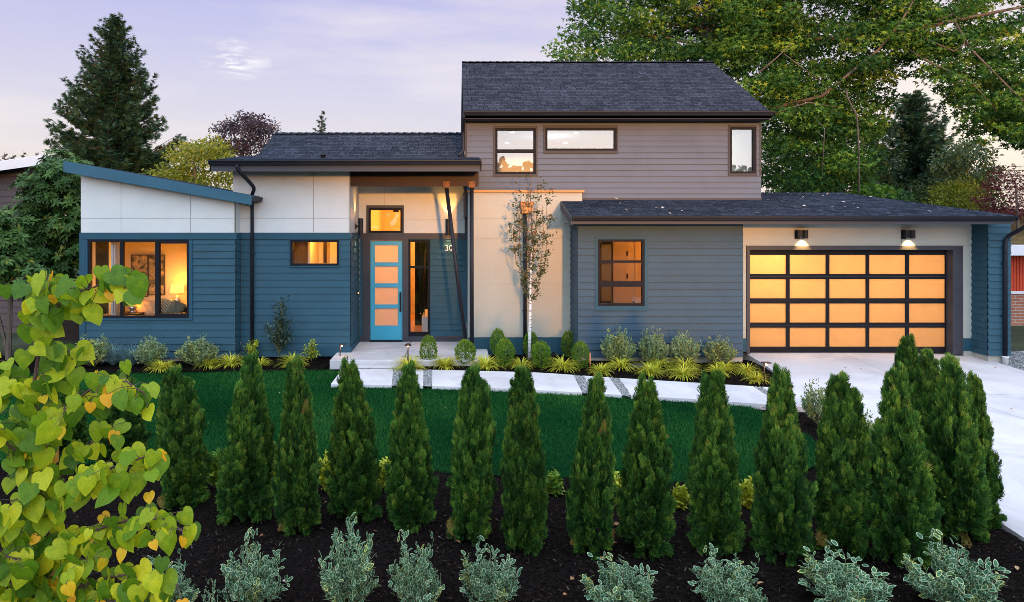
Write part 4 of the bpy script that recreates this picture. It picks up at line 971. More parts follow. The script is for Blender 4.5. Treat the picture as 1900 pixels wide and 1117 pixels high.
cushion('cushion', (X(272, 17.2), 17.2, .80), .62, .42, .2, (R_(-18), R_(-6), 0), pm('tan_linen', (.55, .38, .24), .9, .1, 5, .5, 40), 'large tan cushion leaning behind the middle bedroom pane')
cushion('cushion', (X(306, 17.5), 17.5, .80), .44, .44, .14, (R_(-16), R_(8), 0), clothmat('teal_zigzag_cloth', (.02, .10, .10), (.45, .40, .28), 9), 'teal and cream striped cushion on the bed behind the green one')
cushion('cushion', (X(320, 17.3), 17.3, .80), .40, .40, .15, (R_(-18), R_(24), 0), pm('sage_velvet', (.13, .16, .13), .9, .1, 5, .3, 60), 'plain sage green cushion tilted against the striped one')
def art(x0, x1, y0, y1, label, seed):
    d = 18.13; a, b_, c, e = rpx(x0, x1, y0, y1, d)
    m, N, L = newmat('abstract_painting'); o = N.new('ShaderNodeOutputMaterial'); bs = N.new('ShaderNodeBsdfPrincipled'); L.new(bs.outputs[0], o.inputs[0])
    t = N.new('ShaderNodeTexCoord'); mp = N.new('ShaderNodeMapping'); L.new(t.outputs['Object'], mp.inputs[0]); mp.inputs['Location'].default_value = (seed, 0, seed * .7)
    n = N.new('ShaderNodeTexNoise'); L.new(mp.outputs[0], n.inputs[0]); n.inputs['Scale'].default_value = 4.5; n.inputs['Detail'].default_value = 5; n.inputs['Distortion'].default_value = 1.2
    r = N.new('ShaderNodeValToRGB'); L.new(n.outputs[0], r.inputs[0]); el = r.color_ramp.elements; el[0].position = .38; el[0].color = (.03, .028, .02, 1); el[1].position = .62; el[1].color = (.42, .30, .14, 1)
    for p, q in ((.47, (.10, .09, .05)), (.52, (.30, .22, .10)), (.56, (.14, .13, .10))): k = el.new(p); k.color = q + (1,)
    L.new(r.outputs[0], bs.inputs['Base Color']); bs.inputs['Roughness'].default_value = .7
    t_ = thing('wall_painting', label, 'painting', ((a + b_) / 2, d, c), 'abstract paintings in the bedroom')
    mb = MB(); mb.box(a, b_, d - .02, d - .002, c, e); mb.build('canvas', m, t_); mb = MB(); frame_box(mb, a - .02, b_ + .02, c - .02, e + .02, d - .03, d - .004, .018); mb.build('frame', M['dark'], t_)
art(245, 274, 474, 549, 'tall olive and black abstract painting seen in the middle bedroom pane', 1.3); art(277.5, 305, 474, 546, 'abstract painting crossed by the window bar of the bedroom', 5.1)
mb = MB()
for k in range(7):
    q = 16.25 + k * .045; mb.tube([(X(218, 16.5) + .03 * (k % 2), q, .3), (X(218, 16.5) + .03 * (k % 2), q, 2.95)], .03, 8)
tag(hold(mb, 'curtain', M['white'], None, loc=(X(218, 16.5), 16.4, .3)), 'white curtain hanging inside the left bedroom pane', 'curtain')
mb = MB(); sx = -8.69; mb.box(sx, sx + .015, 16.5, 17.15, .9, 2.75, 0); o = mb.build('side_window', pm('dusk_pane', (.02, .025, .02), .1, .2), house)
mb = MB(); mb.box(sx, sx + .03, 16.36, 16.5, .85, 2.82); mb.box(sx, sx + .03, 17.15, 17.33, .85, 2.82); mb.build('frame', M['white'], o)

# ------------------------------------------------------------------ plant building blocks
def diamond(w=.5): return [(0, 0, 0), (w / 2, .45, .03), (0, 1, 0), (-w / 2, .45, .03)], [(0, 1, 2), (0, 2, 3)]
def ovalleaf(w=.5, fold=.06, droop=.12):
    v = [(0, 0, 0), (w * .38, .25, fold), (w * .5, .55, fold), (w * .28, .82, fold - droop * .5), (0, 1, -droop), (-w * .28, .82, fold - droop * .5), (-w * .5, .55, fold), (-w * .38, .25, fold), (0, .5, 0)]
    return v, [(0, 1, 8), (1, 2, 8), (2, 3, 8), (3, 4, 8), (4, 5, 8), (5, 6, 8), (6, 7, 8), (7, 0, 8)]
def mapleleaf():
    pts = []; tips = [(-150, .55), (-78, .9), (0, 1.0), (78, .9), (150, .55)]
    v = [(0, 0, 0)]
    out = []
    for k, (a, r) in enumerate(tips):
        out.append((a, r))
        if k < 4: out.append(((a + tips[k + 1][0]) / 2, .36))
    for a, r in out: v.append((math.sin(R_(a)) * r * .55, .35 + math.cos(R_(a)) * r * .6, -.10 * r))
    v[0] = (0, .35, .04); f = [(0, k, k + 1) for k in range(1, len(v) - 1)]
    return v, f
def frond():
    """flat scale-leaf spray of a thuja"""
    v, f = [], []
    def dia(x, y, a, l, w):
        i = len(v); c, s = math.cos(a), math.sin(a)
        for p, q in ((0, 0), (w, l * .45), (0, l), (-w, l * .45)): v.append((x + p * c + q * s, y - p * s + q * c, .08 * math.sin(5 * (x + y)) + RG.uniform(-.03, .03)))
        f.extend([(i, i + 1, i + 2), (i, i + 2, i + 3)])
    dia(0, 0, 0, 1.0, .035)
    for k, y in enumerate((.10, .28, .46, .64)):
        l = (.55, .52, .42, .30)[k]
        for s in (-1, 1): dia(0, y + .03 * s, s * .60, l, .048)
    return v, f
def sway(z, seed): return np.stack([.03 * np.sin(z * 2.1 + seed), .03 * np.sin(z * 1.7 + 2 * seed)], 1)

# ---- arborvitae
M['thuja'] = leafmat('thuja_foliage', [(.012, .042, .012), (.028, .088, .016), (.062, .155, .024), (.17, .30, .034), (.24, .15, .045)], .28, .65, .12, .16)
M['thujabark'] = pm('thuja_stem', (.07, .045, .03), .9, .3, 20)
def make_thuja(seed, tips=1, n=150, brown=.02):
    """plumes: short upswept branchlets, each set with flat sprays; the gaps between plumes stay open"""
    g = np.random.default_rng(seed); Hh, Rr = 1.65, .30
    fv, ff = frond(); ftip = np.array([np.mean([fv[q][1] for q in f]) for f in ff])
    Ps, Ts, Ns, Ss, Vs = [], [], [], [], []
    leaders = [(0, 0, 1.0, 1.0)] if tips == 1 else [(-.06, .02, 1.0, .80), (.08, -.03, .92, .76)]
    if tips == 3: leaders = [(-.07, 0, .93, .72), (.08, .02, .96, .74), (0, -.05, 1.0, .74)]
    for (ox, oy, hs, rs) in leaders:
        K = int(n * (1.0 if tips == 1 else .75 if tips == 2 else .6)); H = Hh * hs
        for k in range(K):
            u0 = (k + g.random()) / K; u0 = 1 - (1 - u0) ** .80 * 1.0; u0 = min(u0, .97)
            th = k * 2.39996 + g.normal(0, .35)
            pr = np.interp(u0, [0, .08, .2, .4, .6, .8, .93, 1.0], [.84, .96, 1.0, .86, .66, .42, .24, .07])
            r1 = Rr * rs * pr * (1 + .16 * math.sin(3 * th + 6 * u0 + seed) * .6 + g.normal(0, .10)); L = np.interp(u0, [0, .5, 1], [.34, .30, .20]) * g.uniform(.75, 1.25)
            up = np.interp(u0, [0, .06, .15, .5, 1], [-.10, .25, .65, 1.0, 1.0]); out = np.array([math.cos(th), math.sin(th), 0]); sd = np.array([-out[1], out[0], 0])
            z0 = u0 * H * .93 + .02; a = out * r1 * .25 + np.array([0, 0, z0 - .10 * up]); e = out * r1 + sd * g.normal(0, .03) + np.array([0, 0, z0 + L * up * .55])
            e[2] = min(e[2], H * 1.0 + g.uniform(-.04, .05)); mid = out * r1 * .82 + np.array([0, 0, z0 + .02 * up])
            m = int(np.interp(u0, [0, 1], [62, 40]) * g.uniform(.8, 1.2)); t = g.uniform(.18, 1.0, m) ** .75
            C = ((1 - t) ** 2)[:, None] * a + (2 * t * (1 - t))[:, None] * mid + (t ** 2)[:, None] * e
            D = (2 * (1 - t))[:, None] * (mid - a) + (2 * t)[:, None] * (e - mid); D /= np.linalg.norm(D, axis=1, keepdims=True) + 1e-6
            off = unit(m, g) * (g.uniform(.0, 1, m) ** .6 * np.interp(t, [0, .6, 1], [.03, .045, .016]))[:, None]
            C = C + off; C[:, 0] += ox * min(1, u0 * 2); C[:, 1] += oy * min(1, u0 * 2)
            T = D * 1.0 + off * 14 + unit(m, g) * .28; T[:, 2] += -.10 if u0 < .35 else .25
            C[:, 2] = np.maximum(C[:, 2], .02)
            br = (g.random() < brown * (1 + 6 * (u0 < .07) + 4 * (u0 > .9))); vb = g.beta(2, 2.6) * .55
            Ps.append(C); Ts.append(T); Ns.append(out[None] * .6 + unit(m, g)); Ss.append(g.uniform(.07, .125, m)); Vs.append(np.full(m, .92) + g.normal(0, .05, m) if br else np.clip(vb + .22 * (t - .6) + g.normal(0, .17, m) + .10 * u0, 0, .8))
    P, T, N, S, V = (np.concatenate(q) for q in (Ps, Ts, Ns, Ss, Vs)); m = len(P)
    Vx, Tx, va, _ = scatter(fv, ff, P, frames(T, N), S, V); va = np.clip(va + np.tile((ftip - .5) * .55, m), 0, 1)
    k = 900; u2 = g.uniform(.02, .93, k); th2 = g.uniform(0, 6.28, k); pr2 = np.interp(u2, [0, .2, .6, 1], [.6, .9, .55, .05]) * Rr * leaders[0][3] * g.uniform(.1, .45, k)
    P2 = np.stack([pr2 * np.cos(th2), pr2 * np.sin(th2), u2 * Hh], 1); T2 = unit(k, g); T2[:, 2] = np.abs(T2[:, 2])
    return merge((Vx, Tx, va, None), scatter(*diamond(.5), P2, frames(T2, unit(k, g)), g.uniform(.08, .15, k), g.uniform(0, .3, k))), leaders
thujas = []
for k, (tips, n, br) in enumerate(((1, 165, .003), (2, 165, .003), (1, 150, .018), (3, 175, .002), (1, 160, .004))):
    (V, T, va, _), ld = make_thuja(31 + 7 * k, tips, n, br)
    t = thing('arborvitae', 'x', 'conifer', (0, 0, 0), 'young arborvitae in the front hedge')
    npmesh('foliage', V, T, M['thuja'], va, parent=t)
    mb = MB(); mb.tube([(0, 0, -.03), (.01, 0, .6), (0, .01, 1.3)], [.03, .022, .008], 7); mb.build('stem', M['thujabark'], t); thujas.append(t)
HEDGE = [  # photo: centre x, top y, base y, full width, kind, label
    (222, 690, 868, 92, 0, 'dark arborvitae half hidden behind the yellow green sapling'),
    (120, 700, 850, 90, 4, 'arborvitae at the far left end, mostly covered by sapling leaves'),
    (342, 684, 952, 106, 1, 'twin tipped arborvitae just right of the yellow green sapling'),
    (455, 664, 972, 104, 0, 'tall dark arborvitae with browned lower edge, second right of the sapling'),
    (557, 664, 996, 90, 2, 'slimmest arborvitae, pale at its foot, in line with the yellow green shrub by the wall'),
    (662, 672, 972, 102, 4, 'arborvitae in front of the left edge of the path'),
    (762, 682, 988, 96, 0, 'arborvitae whose tip covers the gravel joint left on the path'),
    (870, 684, 1012, 98, 1, 'arborvitae in line with the slanted porch post'),
    (972, 682, 1028, 102, 3, 'bushy topped arborvitae straight below the birch'),
    (1097, 696, 1036, 92, 2, 'narrow arborvitae with a browning bare looking top'),
    (1200, 700, 1032, 106, 4, 'arborvitae with a thin off centre tip, below the bathroom height window'),
    (1330, 690, 1034, 116, 3, 'broad flat topped arborvitae in front of the path end'),
    (1450, 694, 1048, 108, 0, 'arborvitae standing at the right end of the lawn'),
    (1562, 700, 1036, 116, 1, 'arborvitae with a side tip, hiding the variegated shrub by the driveway'),
    (1672, 688, 1054, 116, 4, 'widest arborvitae at the front of the right hand clump'),
    (1778, 668, 1008, 108, 2, 'arborvitae with orange brown tips at the right end of the front row'),
    (1690, 632, 900, 88, 0, 'tallest looking arborvitae at the back of the clump, its tip against the garage door'),
    (1738, 655, 930, 84, 3, 'loose topped arborvitae squeezed between two others at the back of the clump'),
    (1815, 700, 985, 76, 4, 'rearmost arborvitae on the driveway edge, rightmost of the hedge')]
HEDGE[10] = HEDGE[10][:5] + ('arborvitae with a thin off centre tip, below the tall window of the garage wing',)
used = set()
for i, (px, yt, yb, w, kd, lab) in enumerate(HEDGE):
    d = DG(yb, -.13) + .2; zt_ = Z(yt, d); h = zt_ + .13
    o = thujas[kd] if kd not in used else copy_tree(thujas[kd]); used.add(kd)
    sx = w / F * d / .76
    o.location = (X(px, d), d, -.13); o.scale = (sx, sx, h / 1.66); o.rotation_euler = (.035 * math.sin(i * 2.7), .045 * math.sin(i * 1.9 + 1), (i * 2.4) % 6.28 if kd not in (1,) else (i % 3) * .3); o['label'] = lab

# ---- variegated euonymus
M['vgreen'] = leafmat('variegated_leaf_middle', [(.025, .085, .04), (.045, .13, .06), (.09, .19, .075)], .2, .5, .25)
M['vcream'] = leafmat('variegated_leaf_margin', [(.24, .36, .22), (.36, .46, .27), (.54, .55, .20), (.72, .58, .07)], .2, .5, .25)
M['twig'] = pm('green_twig', (.10, .11, .05), .8, .3, 20)
def varieleaf():
    o = [(0, 0, 0), (.19, .25, .04), (.25, .52, .05), (.16, .82, .02), (0, 1, -.04), (-.16, .82, .02), (-.25, .52, .05), (-.19, .25, .04)]
    c = np.array([0, .5, 0]); i = [tuple(c + (np.array(p) - c) * .76) for p in o]
    f = [(k, (k + 1) % 8, 8 + (k + 1) % 8) for k in range(8)] + [(k, 8 + (k + 1) % 8, 8 + k) for k in range(8)] + [(8, 8 + k, 9 + k) for k in range(1, 7)]
    return o + i, f, [1] * 16 + [0] * 6
def make_euonymus(seed, h, r, nst, lf, upright=.8, top=.25, ragged=.35, ls=1.0, pale=0):
    g = np.random.default_rng(seed); tw = MB(); Ps, Ts, Ns, Ss, Vs = [], [], [], [], []
    for k in range(nst):
        a = g.uniform(0, 6.28); q = g.uniform(0, 1) ** .5; e = np.array([math.cos(a) * r * q, math.sin(a) * r * q, h * (1 - .45 * q * q) * (g.uniform(1 - ragged, .88) if k % 9 else g.uniform(1.0, 1.18))])
        s = np.array([e[0] * .15, e[1] * .15, 0]); mid = (s + e) / 2 + np.array([e[0], e[1], 0]) * .25
        L = [s, mid * .9, e]
        if k % 2 == 0: tw.tube([tuple(p) for p in L], [.006, .004, .002], 4, caps=False)
        n = int(lf); t = np.linspace(.22, 1, n) ** .8
        C = (1 - t)[:, None] ** 2 * s + 2 * ((1 - t) * t)[:, None] * mid + (t ** 2)[:, None] * e
        D = np.gradient(C, axis=0); D /= np.linalg.norm(D, axis=1, keepdims=True)
        C = C + g.normal(0, .012, C.shape) + unit(n, g) * .02
        T = D * .55 + unit(n, g) * .8; T[:, 2] += .25
        yel = g.random() < .10
        Ps.append(C); Ts.append(T); Ns.append(unit(n, g) * .7 + np.array([0, 0, 1.0])); Ss.append(g.uniform(.034, .058, n) * ls); Vs.append(np.clip(g.beta(1.6, 2.6, n) * .6 + (.4 if yel else 0) + pale, 0, 1))
    P, T, N, S, Vv = (np.concatenate(q) for q in (Ps, Ts, Ns, Ss, Vs)); P[:, 2] = np.maximum(P[:, 2], .02)
    lv, lf_, mi = varieleaf()
    return scatter(lv, lf_, P, frames(T, N), S, Vv, mi), tw
eu = []
for k, (h, r, n, lf, rg) in enumerate(((.62, .32, 62, 20, .62), (.72, .27, 54, 22, .66), (.56, .35, 64, 19, .6), (.50, .33, 90, 22, .18), (.52, .31, 86, 22, .2))):
    (V, T, va, mi), tw = make_euonymus(90 + k, h, r, n, lf, ragged=rg, ls=1.38 if k < 3 else 1.0, pale=0 if k < 3 else .30)
    t = thing('variegated_shrub', 'x', 'shrub'); npmesh('foliage', V, T, [M['vgreen'], M['vcream']], va, mi, parent=t); tw.build('stem', M['twig'], t); t['_h'] = h; t['_r'] = r; eu.append(t)
used = set()
def put_eu(k, x, y, z, s, rz, lab, grp, sz=1.0):
    o = eu[k] if k not in used else copy_tree(eu[k]); used.add(k)
    o.location = (x, y, z); o.scale = (s, s, s * sz); o.rotation_euler = (0, 0, rz); o['label'] = lab; o['group'] = grp
    for q in ('_h', '_r'):
        if q in o: pass
FS = [(300, 1030, 118, 2, 'variegated shrub with its lower half behind the sapling leaves'), (470, 996, 122, 0, 'round variegated shrub nearest the sapling on open mulch'), (645, 940, 108, 1, 'tallest variegated shrub of the front row, with one high shoot'),
      (765, 988, 108, 2, 'compact variegated shrub right of the tallest one in the front row'), (910, 994, 112, 1, 'upright variegated shrub with a yellow leaf, below the bushy topped arborvitae'), (1150, 1030, 138, 0, 'low wide variegated shrub below the browning arborvitae'),
      (1345, 1020, 146, 2, 'spreading variegated shrub with cream tips below the flat topped arborvitae'), (1570, 1010, 150, 1, 'open variegated shrub with yellow leaves below the right arborvitae'), (1770, 996, 160, 0, 'rightmost variegated shrub, long whitish shoots over bare mulch'), (398, 1085, 60, 2, 'small variegated sprig at the bottom edge left of the round shrub')]
for i, (px, yt, w, k, lab) in enumerate(FS):
    d = 5.75 if px > 420 else 5.6
    if px in (398,): d = 5.15
    zt_ = Z(yt, d); h = zt_ + .14; sr = w / F * d / 2 / ({0: .33, 1: .29, 2: .35}[k]); sz = h / ({0: .64, 1: .74, 2: .58}[k]) / sr
    put_eu(k, X(px, d), d, -.14, sr, i * 1.9, lab, 'variegated shrubs in the front mulch bed', sz)
for i, (px, yt, yb, w, k, lab) in enumerate(((1147, 612, 668, 62, 3, 'yellowish variegated shrub below the tall garage wing window, leftmost of four by the wall'), (1211, 615, 672, 56, 4, 'variegated shrub second from left along the garage wing wall'), (1270, 620, 674, 62, 4, 'variegated shrub third from left along the garage wing wall'), (1335, 627, 672, 58, 3, 'variegated shrub next to the garage door trim'),
      (172, 626, 680, 74, 3, 'variegated shrub at the left corner of the bedroom wing, beside blue grass'), (280, 628, 682, 62, 4, 'variegated shrub under the bedroom window between blue grass and pale shrub'), (367, 626, 680, 74, 3, 'variegated shrub on the wall right of the bedroom window'),
      (1520, 714, 790, 66, 4, 'variegated shrub with yellow leaves at the end of the lawn by the driveway'), (1600, 768, 842, 58, 3, 'yellow tinted variegated shrub peeping between two arborvitae by the driveway'))):
    d = min(DG(yb, -.08) + .1, 15.5); h = Z(yt, d) + .08; sr = w / F * d / 2 / .32; put_eu(k, X(px, d), d, -.08, sr, i * 2.1, lab, 'round variegated shrubs by the house' if px < 1500 else 'shrubs beside the driveway', h / .50 / sr)

# ---- boxwoods
M['box'] = leafmat('boxwood_leaf', [(.04, .12, .012), (.085, .19, .016), (.16, .27, .022), (.27, .34, .03)], .3, .5, .25)
def make_box(seed, h=.52, r=.20, n=3400):
    g = np.random.default_rng(seed); u = unit(n, g); rad = g.uniform(.72, 1, n) ** .5
    th = np.arctan2(u[:, 1], u[:, 0]); lump = 1 + .06 * np.sin(4 * th + 5 * u[:, 2] + seed) + .05 * np.sin(9 * th - 7 * u[:, 2])
    P = u * (rad * lump)[:, None] * np.array([r, r, h / 2]); P[:, 2] += h / 2; taper = 1 - .22 * np.clip(P[:, 2] / h - .5, 0, 1); P[:, :2] *= taper[:, None]
    T = u * .7 + unit(n, g) * .7; T[:, 2] += .5
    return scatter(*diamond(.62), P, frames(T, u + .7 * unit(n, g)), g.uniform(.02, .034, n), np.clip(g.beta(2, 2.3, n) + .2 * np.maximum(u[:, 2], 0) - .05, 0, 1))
bxs = []
for k in range(3):
    V, T, va, _ = make_box(400 + k); t = thing('boxwood', 'x', 'shrub', group='clipped boxwoods'); npmesh('foliage', V, T, M['box'], va, parent=t)
    mb = MB(); mb.tube([(0, 0, -.03), (0, 0, .3)], [.02, .01], 6); mb.build('stem', M['thujabark'], t); bxs.append(t)
used = set()
for i, (px, yt, yb, w, lab) in enumerate(((795, 623, 678, 32, 'clipped boxwood in front of the porch slab, nearer the teal door'), (863.5, 630, 680, 37, 'clipped boxwood hiding the feet of the porch posts'), (924, 609, 650, 28, 'clipped boxwood close to the pale wall, left of the birch'), (937, 628, 681, 35, 'clipped boxwood in front of another one, left of the birch trunk'),
      (985, 615, 652, 28, 'clipped boxwood directly behind the birch trunk'), (1004, 633, 684, 36, 'clipped boxwood just right of the birch trunk'), (1055, 614, 656, 27, 'clipped boxwood in the corner of pale wall and blue lap wall'), (1077, 633, 686, 32, 'clipped boxwood beside the short copper path light'))):
    d = min(DG(yb, -.09) + .1, 16.5); h = Z(yt, d) + .09; k = i % 3; o = bxs[k] if k not in used else copy_tree(bxs[k]); used.add(k); s = w / F * d / .40
    o.location = (X(px, d), d, -.09); o.scale = (s, s, h / .53); o.rotation_euler = (0, 0, i * 1.3); o['label'] = lab

# ---- yellow forest grass and blue grass
M['gold'] = leafmat('golden_grass', [(.22, .26, .02), (.42, .44, .03), (.60, .58, .05), (.70, .52, .06)], .3, .5, .3)
M['fescue'] = leafmat('blue_grass', [(.06, .13, .13), (.11, .20, .19), (.18, .27, .25)], .2, .5, .3)
def make_tuft(seed, n, L, w, up, droop):
    g = np.random.default_rng(seed); Vs, Ts, va = [], [], []; o = 0
    for k in range(n):
        a = g.uniform(0, 6.28); l = L * g.uniform(.6, 1.1); el = up * g.uniform(.5, 1.4); w_ = w * g.uniform(.7, 1.2); side = np.array([-math.sin(a), math.cos(a), 0]) * w_; out = np.array([math.cos(a), math.sin(a), 0]); p = out * g.uniform(0, .05); e = min(1.45, el)
        pts = []
        for s in range(6): pts.append(p.copy()); p = p + (out * math.cos(e) + np.array([0, 0, 1]) * math.sin(e)) * l / 5; e -= droop * g.uniform(.7, 1.2) * (.5 + s * .25)
        for s, q in enumerate(pts):
            ww = side * (1 - (s / 5.0) ** 2) * (1 if s else .6); q = q.copy(); q[2] = max(q[2], .012); Vs += [q - ww, q + ww]
        for s in range(5): i = o + s * 2; Ts += [(i, i + 1, i + 3), (i, i + 3, i + 2)]
        o += 12; va += [g.beta(2, 2)] * 10
    return np.array(Vs), np.array(Ts), np.array(va)
tufts = []
for k in range(3):
    V, T, va = make_tuft(500 + k, 190, .42, .010, 1.0, .46); tufts.append(tag(npmesh('golden_grass_tuft', V, T, M['gold'], va), 'x', 'ornamental grass', 'yellow grass tufts in the beds'))
used = set()
TU = [(760, 690, 60, 'yellow grass tuft around the foot of the round hat path light'), (762, 674, 40, 'yellow grass tuft behind the round hat path light by the porch edge'), (826, 686, 56, 'yellow grass tuft between the two boxwoods in front of the porch slab'), (901, 687, 58, 'yellow grass tuft in front of the porch slab corner, right of the second boxwood'), (967, 685, 46, 'yellow grass tuft left of the birch foot by the path'), (1043, 690, 58, 'yellow grass tuft in front of the gap between the two boxwoods nearest the copper light'),
      (1114, 697, 46, 'yellow grass tuft right of the short copper path light'), (1153, 687, 54, 'yellow grass tuft left of the black valve box'), (1206, 700, 56, 'yellow grass tuft in front of the black valve box by the path'), (1222, 685, 48, 'yellow grass tuft right of the black valve box'), (1270, 704, 60, 'yellow grass tuft on the path edge under the third variegated shrub'), (1272, 688, 50, 'yellow grass tuft behind another, under the third variegated shrub'),
      (1330, 698, 46, 'yellow grass tuft on the path edge behind the flat topped arborvitae'), (1346, 690, 46, 'yellow grass tuft below the last variegated shrub by the garage'), (1386, 697, 46, 'yellow grass tuft left of the flat hat path light'), (1404, 712, 44, 'yellow grass tuft at the foot of the flat hat path light'),
      (300, 690, 50, 'yellow grass tuft below the bedroom window, leftmost seen on the lawn edge'), (388, 684, 46, 'yellow grass tuft below the rightmost shrub of the bedroom wing'), (428, 682, 54, 'yellow grass tuft at the wing corner left of the small lime shrub'), (483, 680, 36, 'thin yellow grass tuft at the foot of the first lime shrub'), (545, 682, 54, 'yellow grass tuft between the dark shrub and the porch slab'), (640, 674, 30, 'small yellow grass tuft under the slim path light by the slab')]
for i, (px, yb, w, lab) in enumerate(TU):
    d = DG(yb, -.09) + .12; k = i % 3; o = tufts[k] if k not in used else tufts[k].copy()
    if k in used: COL.objects.link(o)
    used.add(k); d = min(d, 15.75); s = w / F * d / .56; o.location = (X(px, d), d, -.09); o.scale = (s, s, s * .95); o.rotation_euler = (0, 0, i * 1.7); o['label'] = lab
for i, (px, yb, s, lab) in enumerate(((210, 678, 1.0, 'blue grass clump beside the corner shrub of the bedroom wing'), (243, 680, .95, 'blue grass clump under the left bedroom pane'))):
    if i == 0: V, T, va = make_tuft(520, 260, .62, .005, 1.25, .30); o0 = o = tag(npmesh('blue_grass_clump', V, T, M['fescue'], va), lab, 'ornamental grass', 'blue grass clumps')
    else: o = o0.copy(); COL.objects.link(o); o['label'] = lab
    d = DG(yb, -.09); o.location = (X(px, d), d, -.09); o.scale = (s, s, s); o.rotation_euler = (0, 0, i)

# ---- loose leafy shrubs
def make_leafy(seed, h, r, nst, lf, ls, mleaf, shape=.5, leaf=None, spread=.5):
    g = np.random.default_rng(seed); tw = MB(); Ps, Ts, Ns, Ss = [], [], [], []
    for k in range(nst):
        a = g.uniform(0, 6.28); z1 = h * g.uniform(.35, 1.0); q = r * g.uniform(.3, 1) * (1 - .55 * (z1 / h) ** 2); e = np.array([math.cos(a) * q, math.sin(a) * q, z1]); s = np.array([0, 0, z1 * spread * .5])
        tw.tube([tuple(s), tuple((s + e) / 2 + np.array([0, 0, .03])), tuple(e)], [.007, .005, .002], 4, caps=False)
        t = g.uniform(.25, 1.02, lf); C = s + (e - s) * t[:, None] + unit(lf, g) * ls * .8
        Ps.append(C); T = (e - s) / np.linalg.norm(e - s) * .5 + unit(lf, g); Ts.append(T); Ns.append(unit(lf, g) * .6 + np.array([0, 0, 1.0])); Ss.append(g.uniform(.6, 1.2, lf) * ls)
    tw.tube([(0, 0, -.02), (0, 0, h * .6)], [.014, .006], 6)
    P, T, N, S = (np.concatenate(q) for q in (Ps, Ts, Ns, Ss)); P[:, 2] = np.maximum(P[:, 2], .03)
    return scatter(*(leaf or ovalleaf(.55)), P, frames(T, N), S, g.beta(2, 2, len(P))), tw
def leafy(name, px, yt, yb, w, lab, cat, mleaf, seed, nst, lf, ls, grp=None, base=-.09, leaf=None):
    d = DG(yb, base) + .1; h = Z(yt, d) - base; r = w / F * d / 2 * 1.15
    (V, T, va, _), tw = make_leafy(seed, h, r, nst, lf, ls, mleaf, leaf=leaf); t = thing(name, lab, cat, (X(px, d), d, base), grp)
    npmesh('foliage', V, T, mleaf, va, parent=t)
    o = tw.build('stem', M['twig'], t, (0, 0, 0)) if False else None
    V2, T2 = mbtri(tw); npmesh('stem', V2, T2, M['twig'], parent=t, smooth=True)
M['lime'] = leafmat('lime_leaf', [(.26, .34, .02), (.42, .48, .03), (.58, .58, .05)], .35, .45)
M['darkleaf'] = leafmat('dark_glossy_leaf', [(.010, .025, .016), (.018, .042, .022), (.035, .065, .03)], .1, .3, .6)
leafy('lime_shrub', 468, 628, 668, 40, 'small lime yellow shrub at the inner corner beside the downpipe', 'shrub', M['lime'], 601, 26, 16, .055, 'lime shrubs by the wall')
leafy('lime_shrub', 578, 631, 672, 34, 'small lime yellow shrub on the wall left of the porch slab', 'shrub', M['lime'], 602, 24, 16, .055, 'lime shrubs by the wall')
leafy('camellia', 517, 553, 670, 56, 'dark slender glossy leaved shrub against the blue wall under the small lit window', 'shrub', M['darkleaf'], 603, 46, 16, .075)
for i, (px, yt, yb, w, lab) in enumerate(((506, 828, 905, 30, 'lime shrub glowing between the second and slimmest arborvitae'), (606, 838, 915, 36, 'lime shrub behind the gap right of the slimmest arborvitae'), (716, 855, 915, 26, 'narrow lime shrub behind the arborvitae in front of the path edge'), (1146, 882, 935, 22, 'small lime shrub right of the browning arborvitae'), (1262, 905, 950, 20, 'lime sprig at the lawn edge right of the thin tipped arborvitae'), (1026, 880, 925, 22, 'thin green seedling on the mulch right of the bushy topped arborvitae'), (1388, 895, 950, 22, 'lime sprig right of the flat topped arborvitae'), (398, 845, 910, 24, 'pale green sprig between the twin tipped and dark arborvitae'))):
    leafy('lime_shrub', px, yt, yb, w, lab, 'shrub', M['lime'] if i not in (5, 7) else M['box'], 620 + i, 24, 18, .065, 'small shrubs behind the hedge', -.13)
# ------------------------------------------------------------------ birch by the pale wall
def barkbirch():
    m, N, L = newmat('birch_bark'); o = N.new('ShaderNodeOutputMaterial'); b = N.new('ShaderNodeBsdfPrincipled'); L.new(b.outputs[0], o.inputs[0])
    t = N.new('ShaderNodeTexCoord'); mp = N.new('ShaderNodeMapping'); L.new(t.outputs['Object'], mp.inputs[0]); mp.inputs['Scale'].default_value = (6, 6, 26)
    n = N.new('ShaderNodeTexNoise'); L.new(mp.outputs[0], n.inputs[0]); n.inputs['Scale'].default_value = 1.4; n.inputs['Detail'].default_value = 4
    r = N.new('ShaderNodeValToRGB'); L.new(n.outputs[0], r.inputs[0]); e = r.color_ramp.elements; e[0].position = .36; e[0].color = (.10, .08, .07, 1); e[1].position = .46; e[1].color = (.72, .68, .64, 1)
    L.new(r.outputs[0], b.inputs['Base Color']); b.inputs['Roughness'].default_value = .7; return m
M['birch'] = barkbirch()
M['birchtwig'] = pm('birch_twig', (.16, .09, .06), .8, .3, 20)
M['birchleaf'] = leafmat('birch_leaf', [(.030, .060, .022), (.055, .085, .032), (.09, .11, .04), (.30, .11, .03)], .25, .5, .35)
bd = 16.15
bt = thing('birch_tree', 'slender young birch with white trunk in front of the pale wall', 'tree', (X(982, bd), bd, -.09))
trk = [(982, 666), (983, 620), (984, 575), (984, 545), (985, 500), (987, 450), (986, 400), (984, 355), (985, 318)]
V2, T2 = mbtri(MB().tube([Vector((X(px, bd), bd + .01 * (k % 2), Z(py, bd))) - bt.location for k, (px, py) in enumerate(trk[:6])], [.042, .038, .034, .030, .024, .018], 10))
npmesh('trunk', V2, T2, M['birch'], parent=bt, smooth=True)
g = np.random.default_rng(70); tw = MB(); ends = []
base0 = bt.location
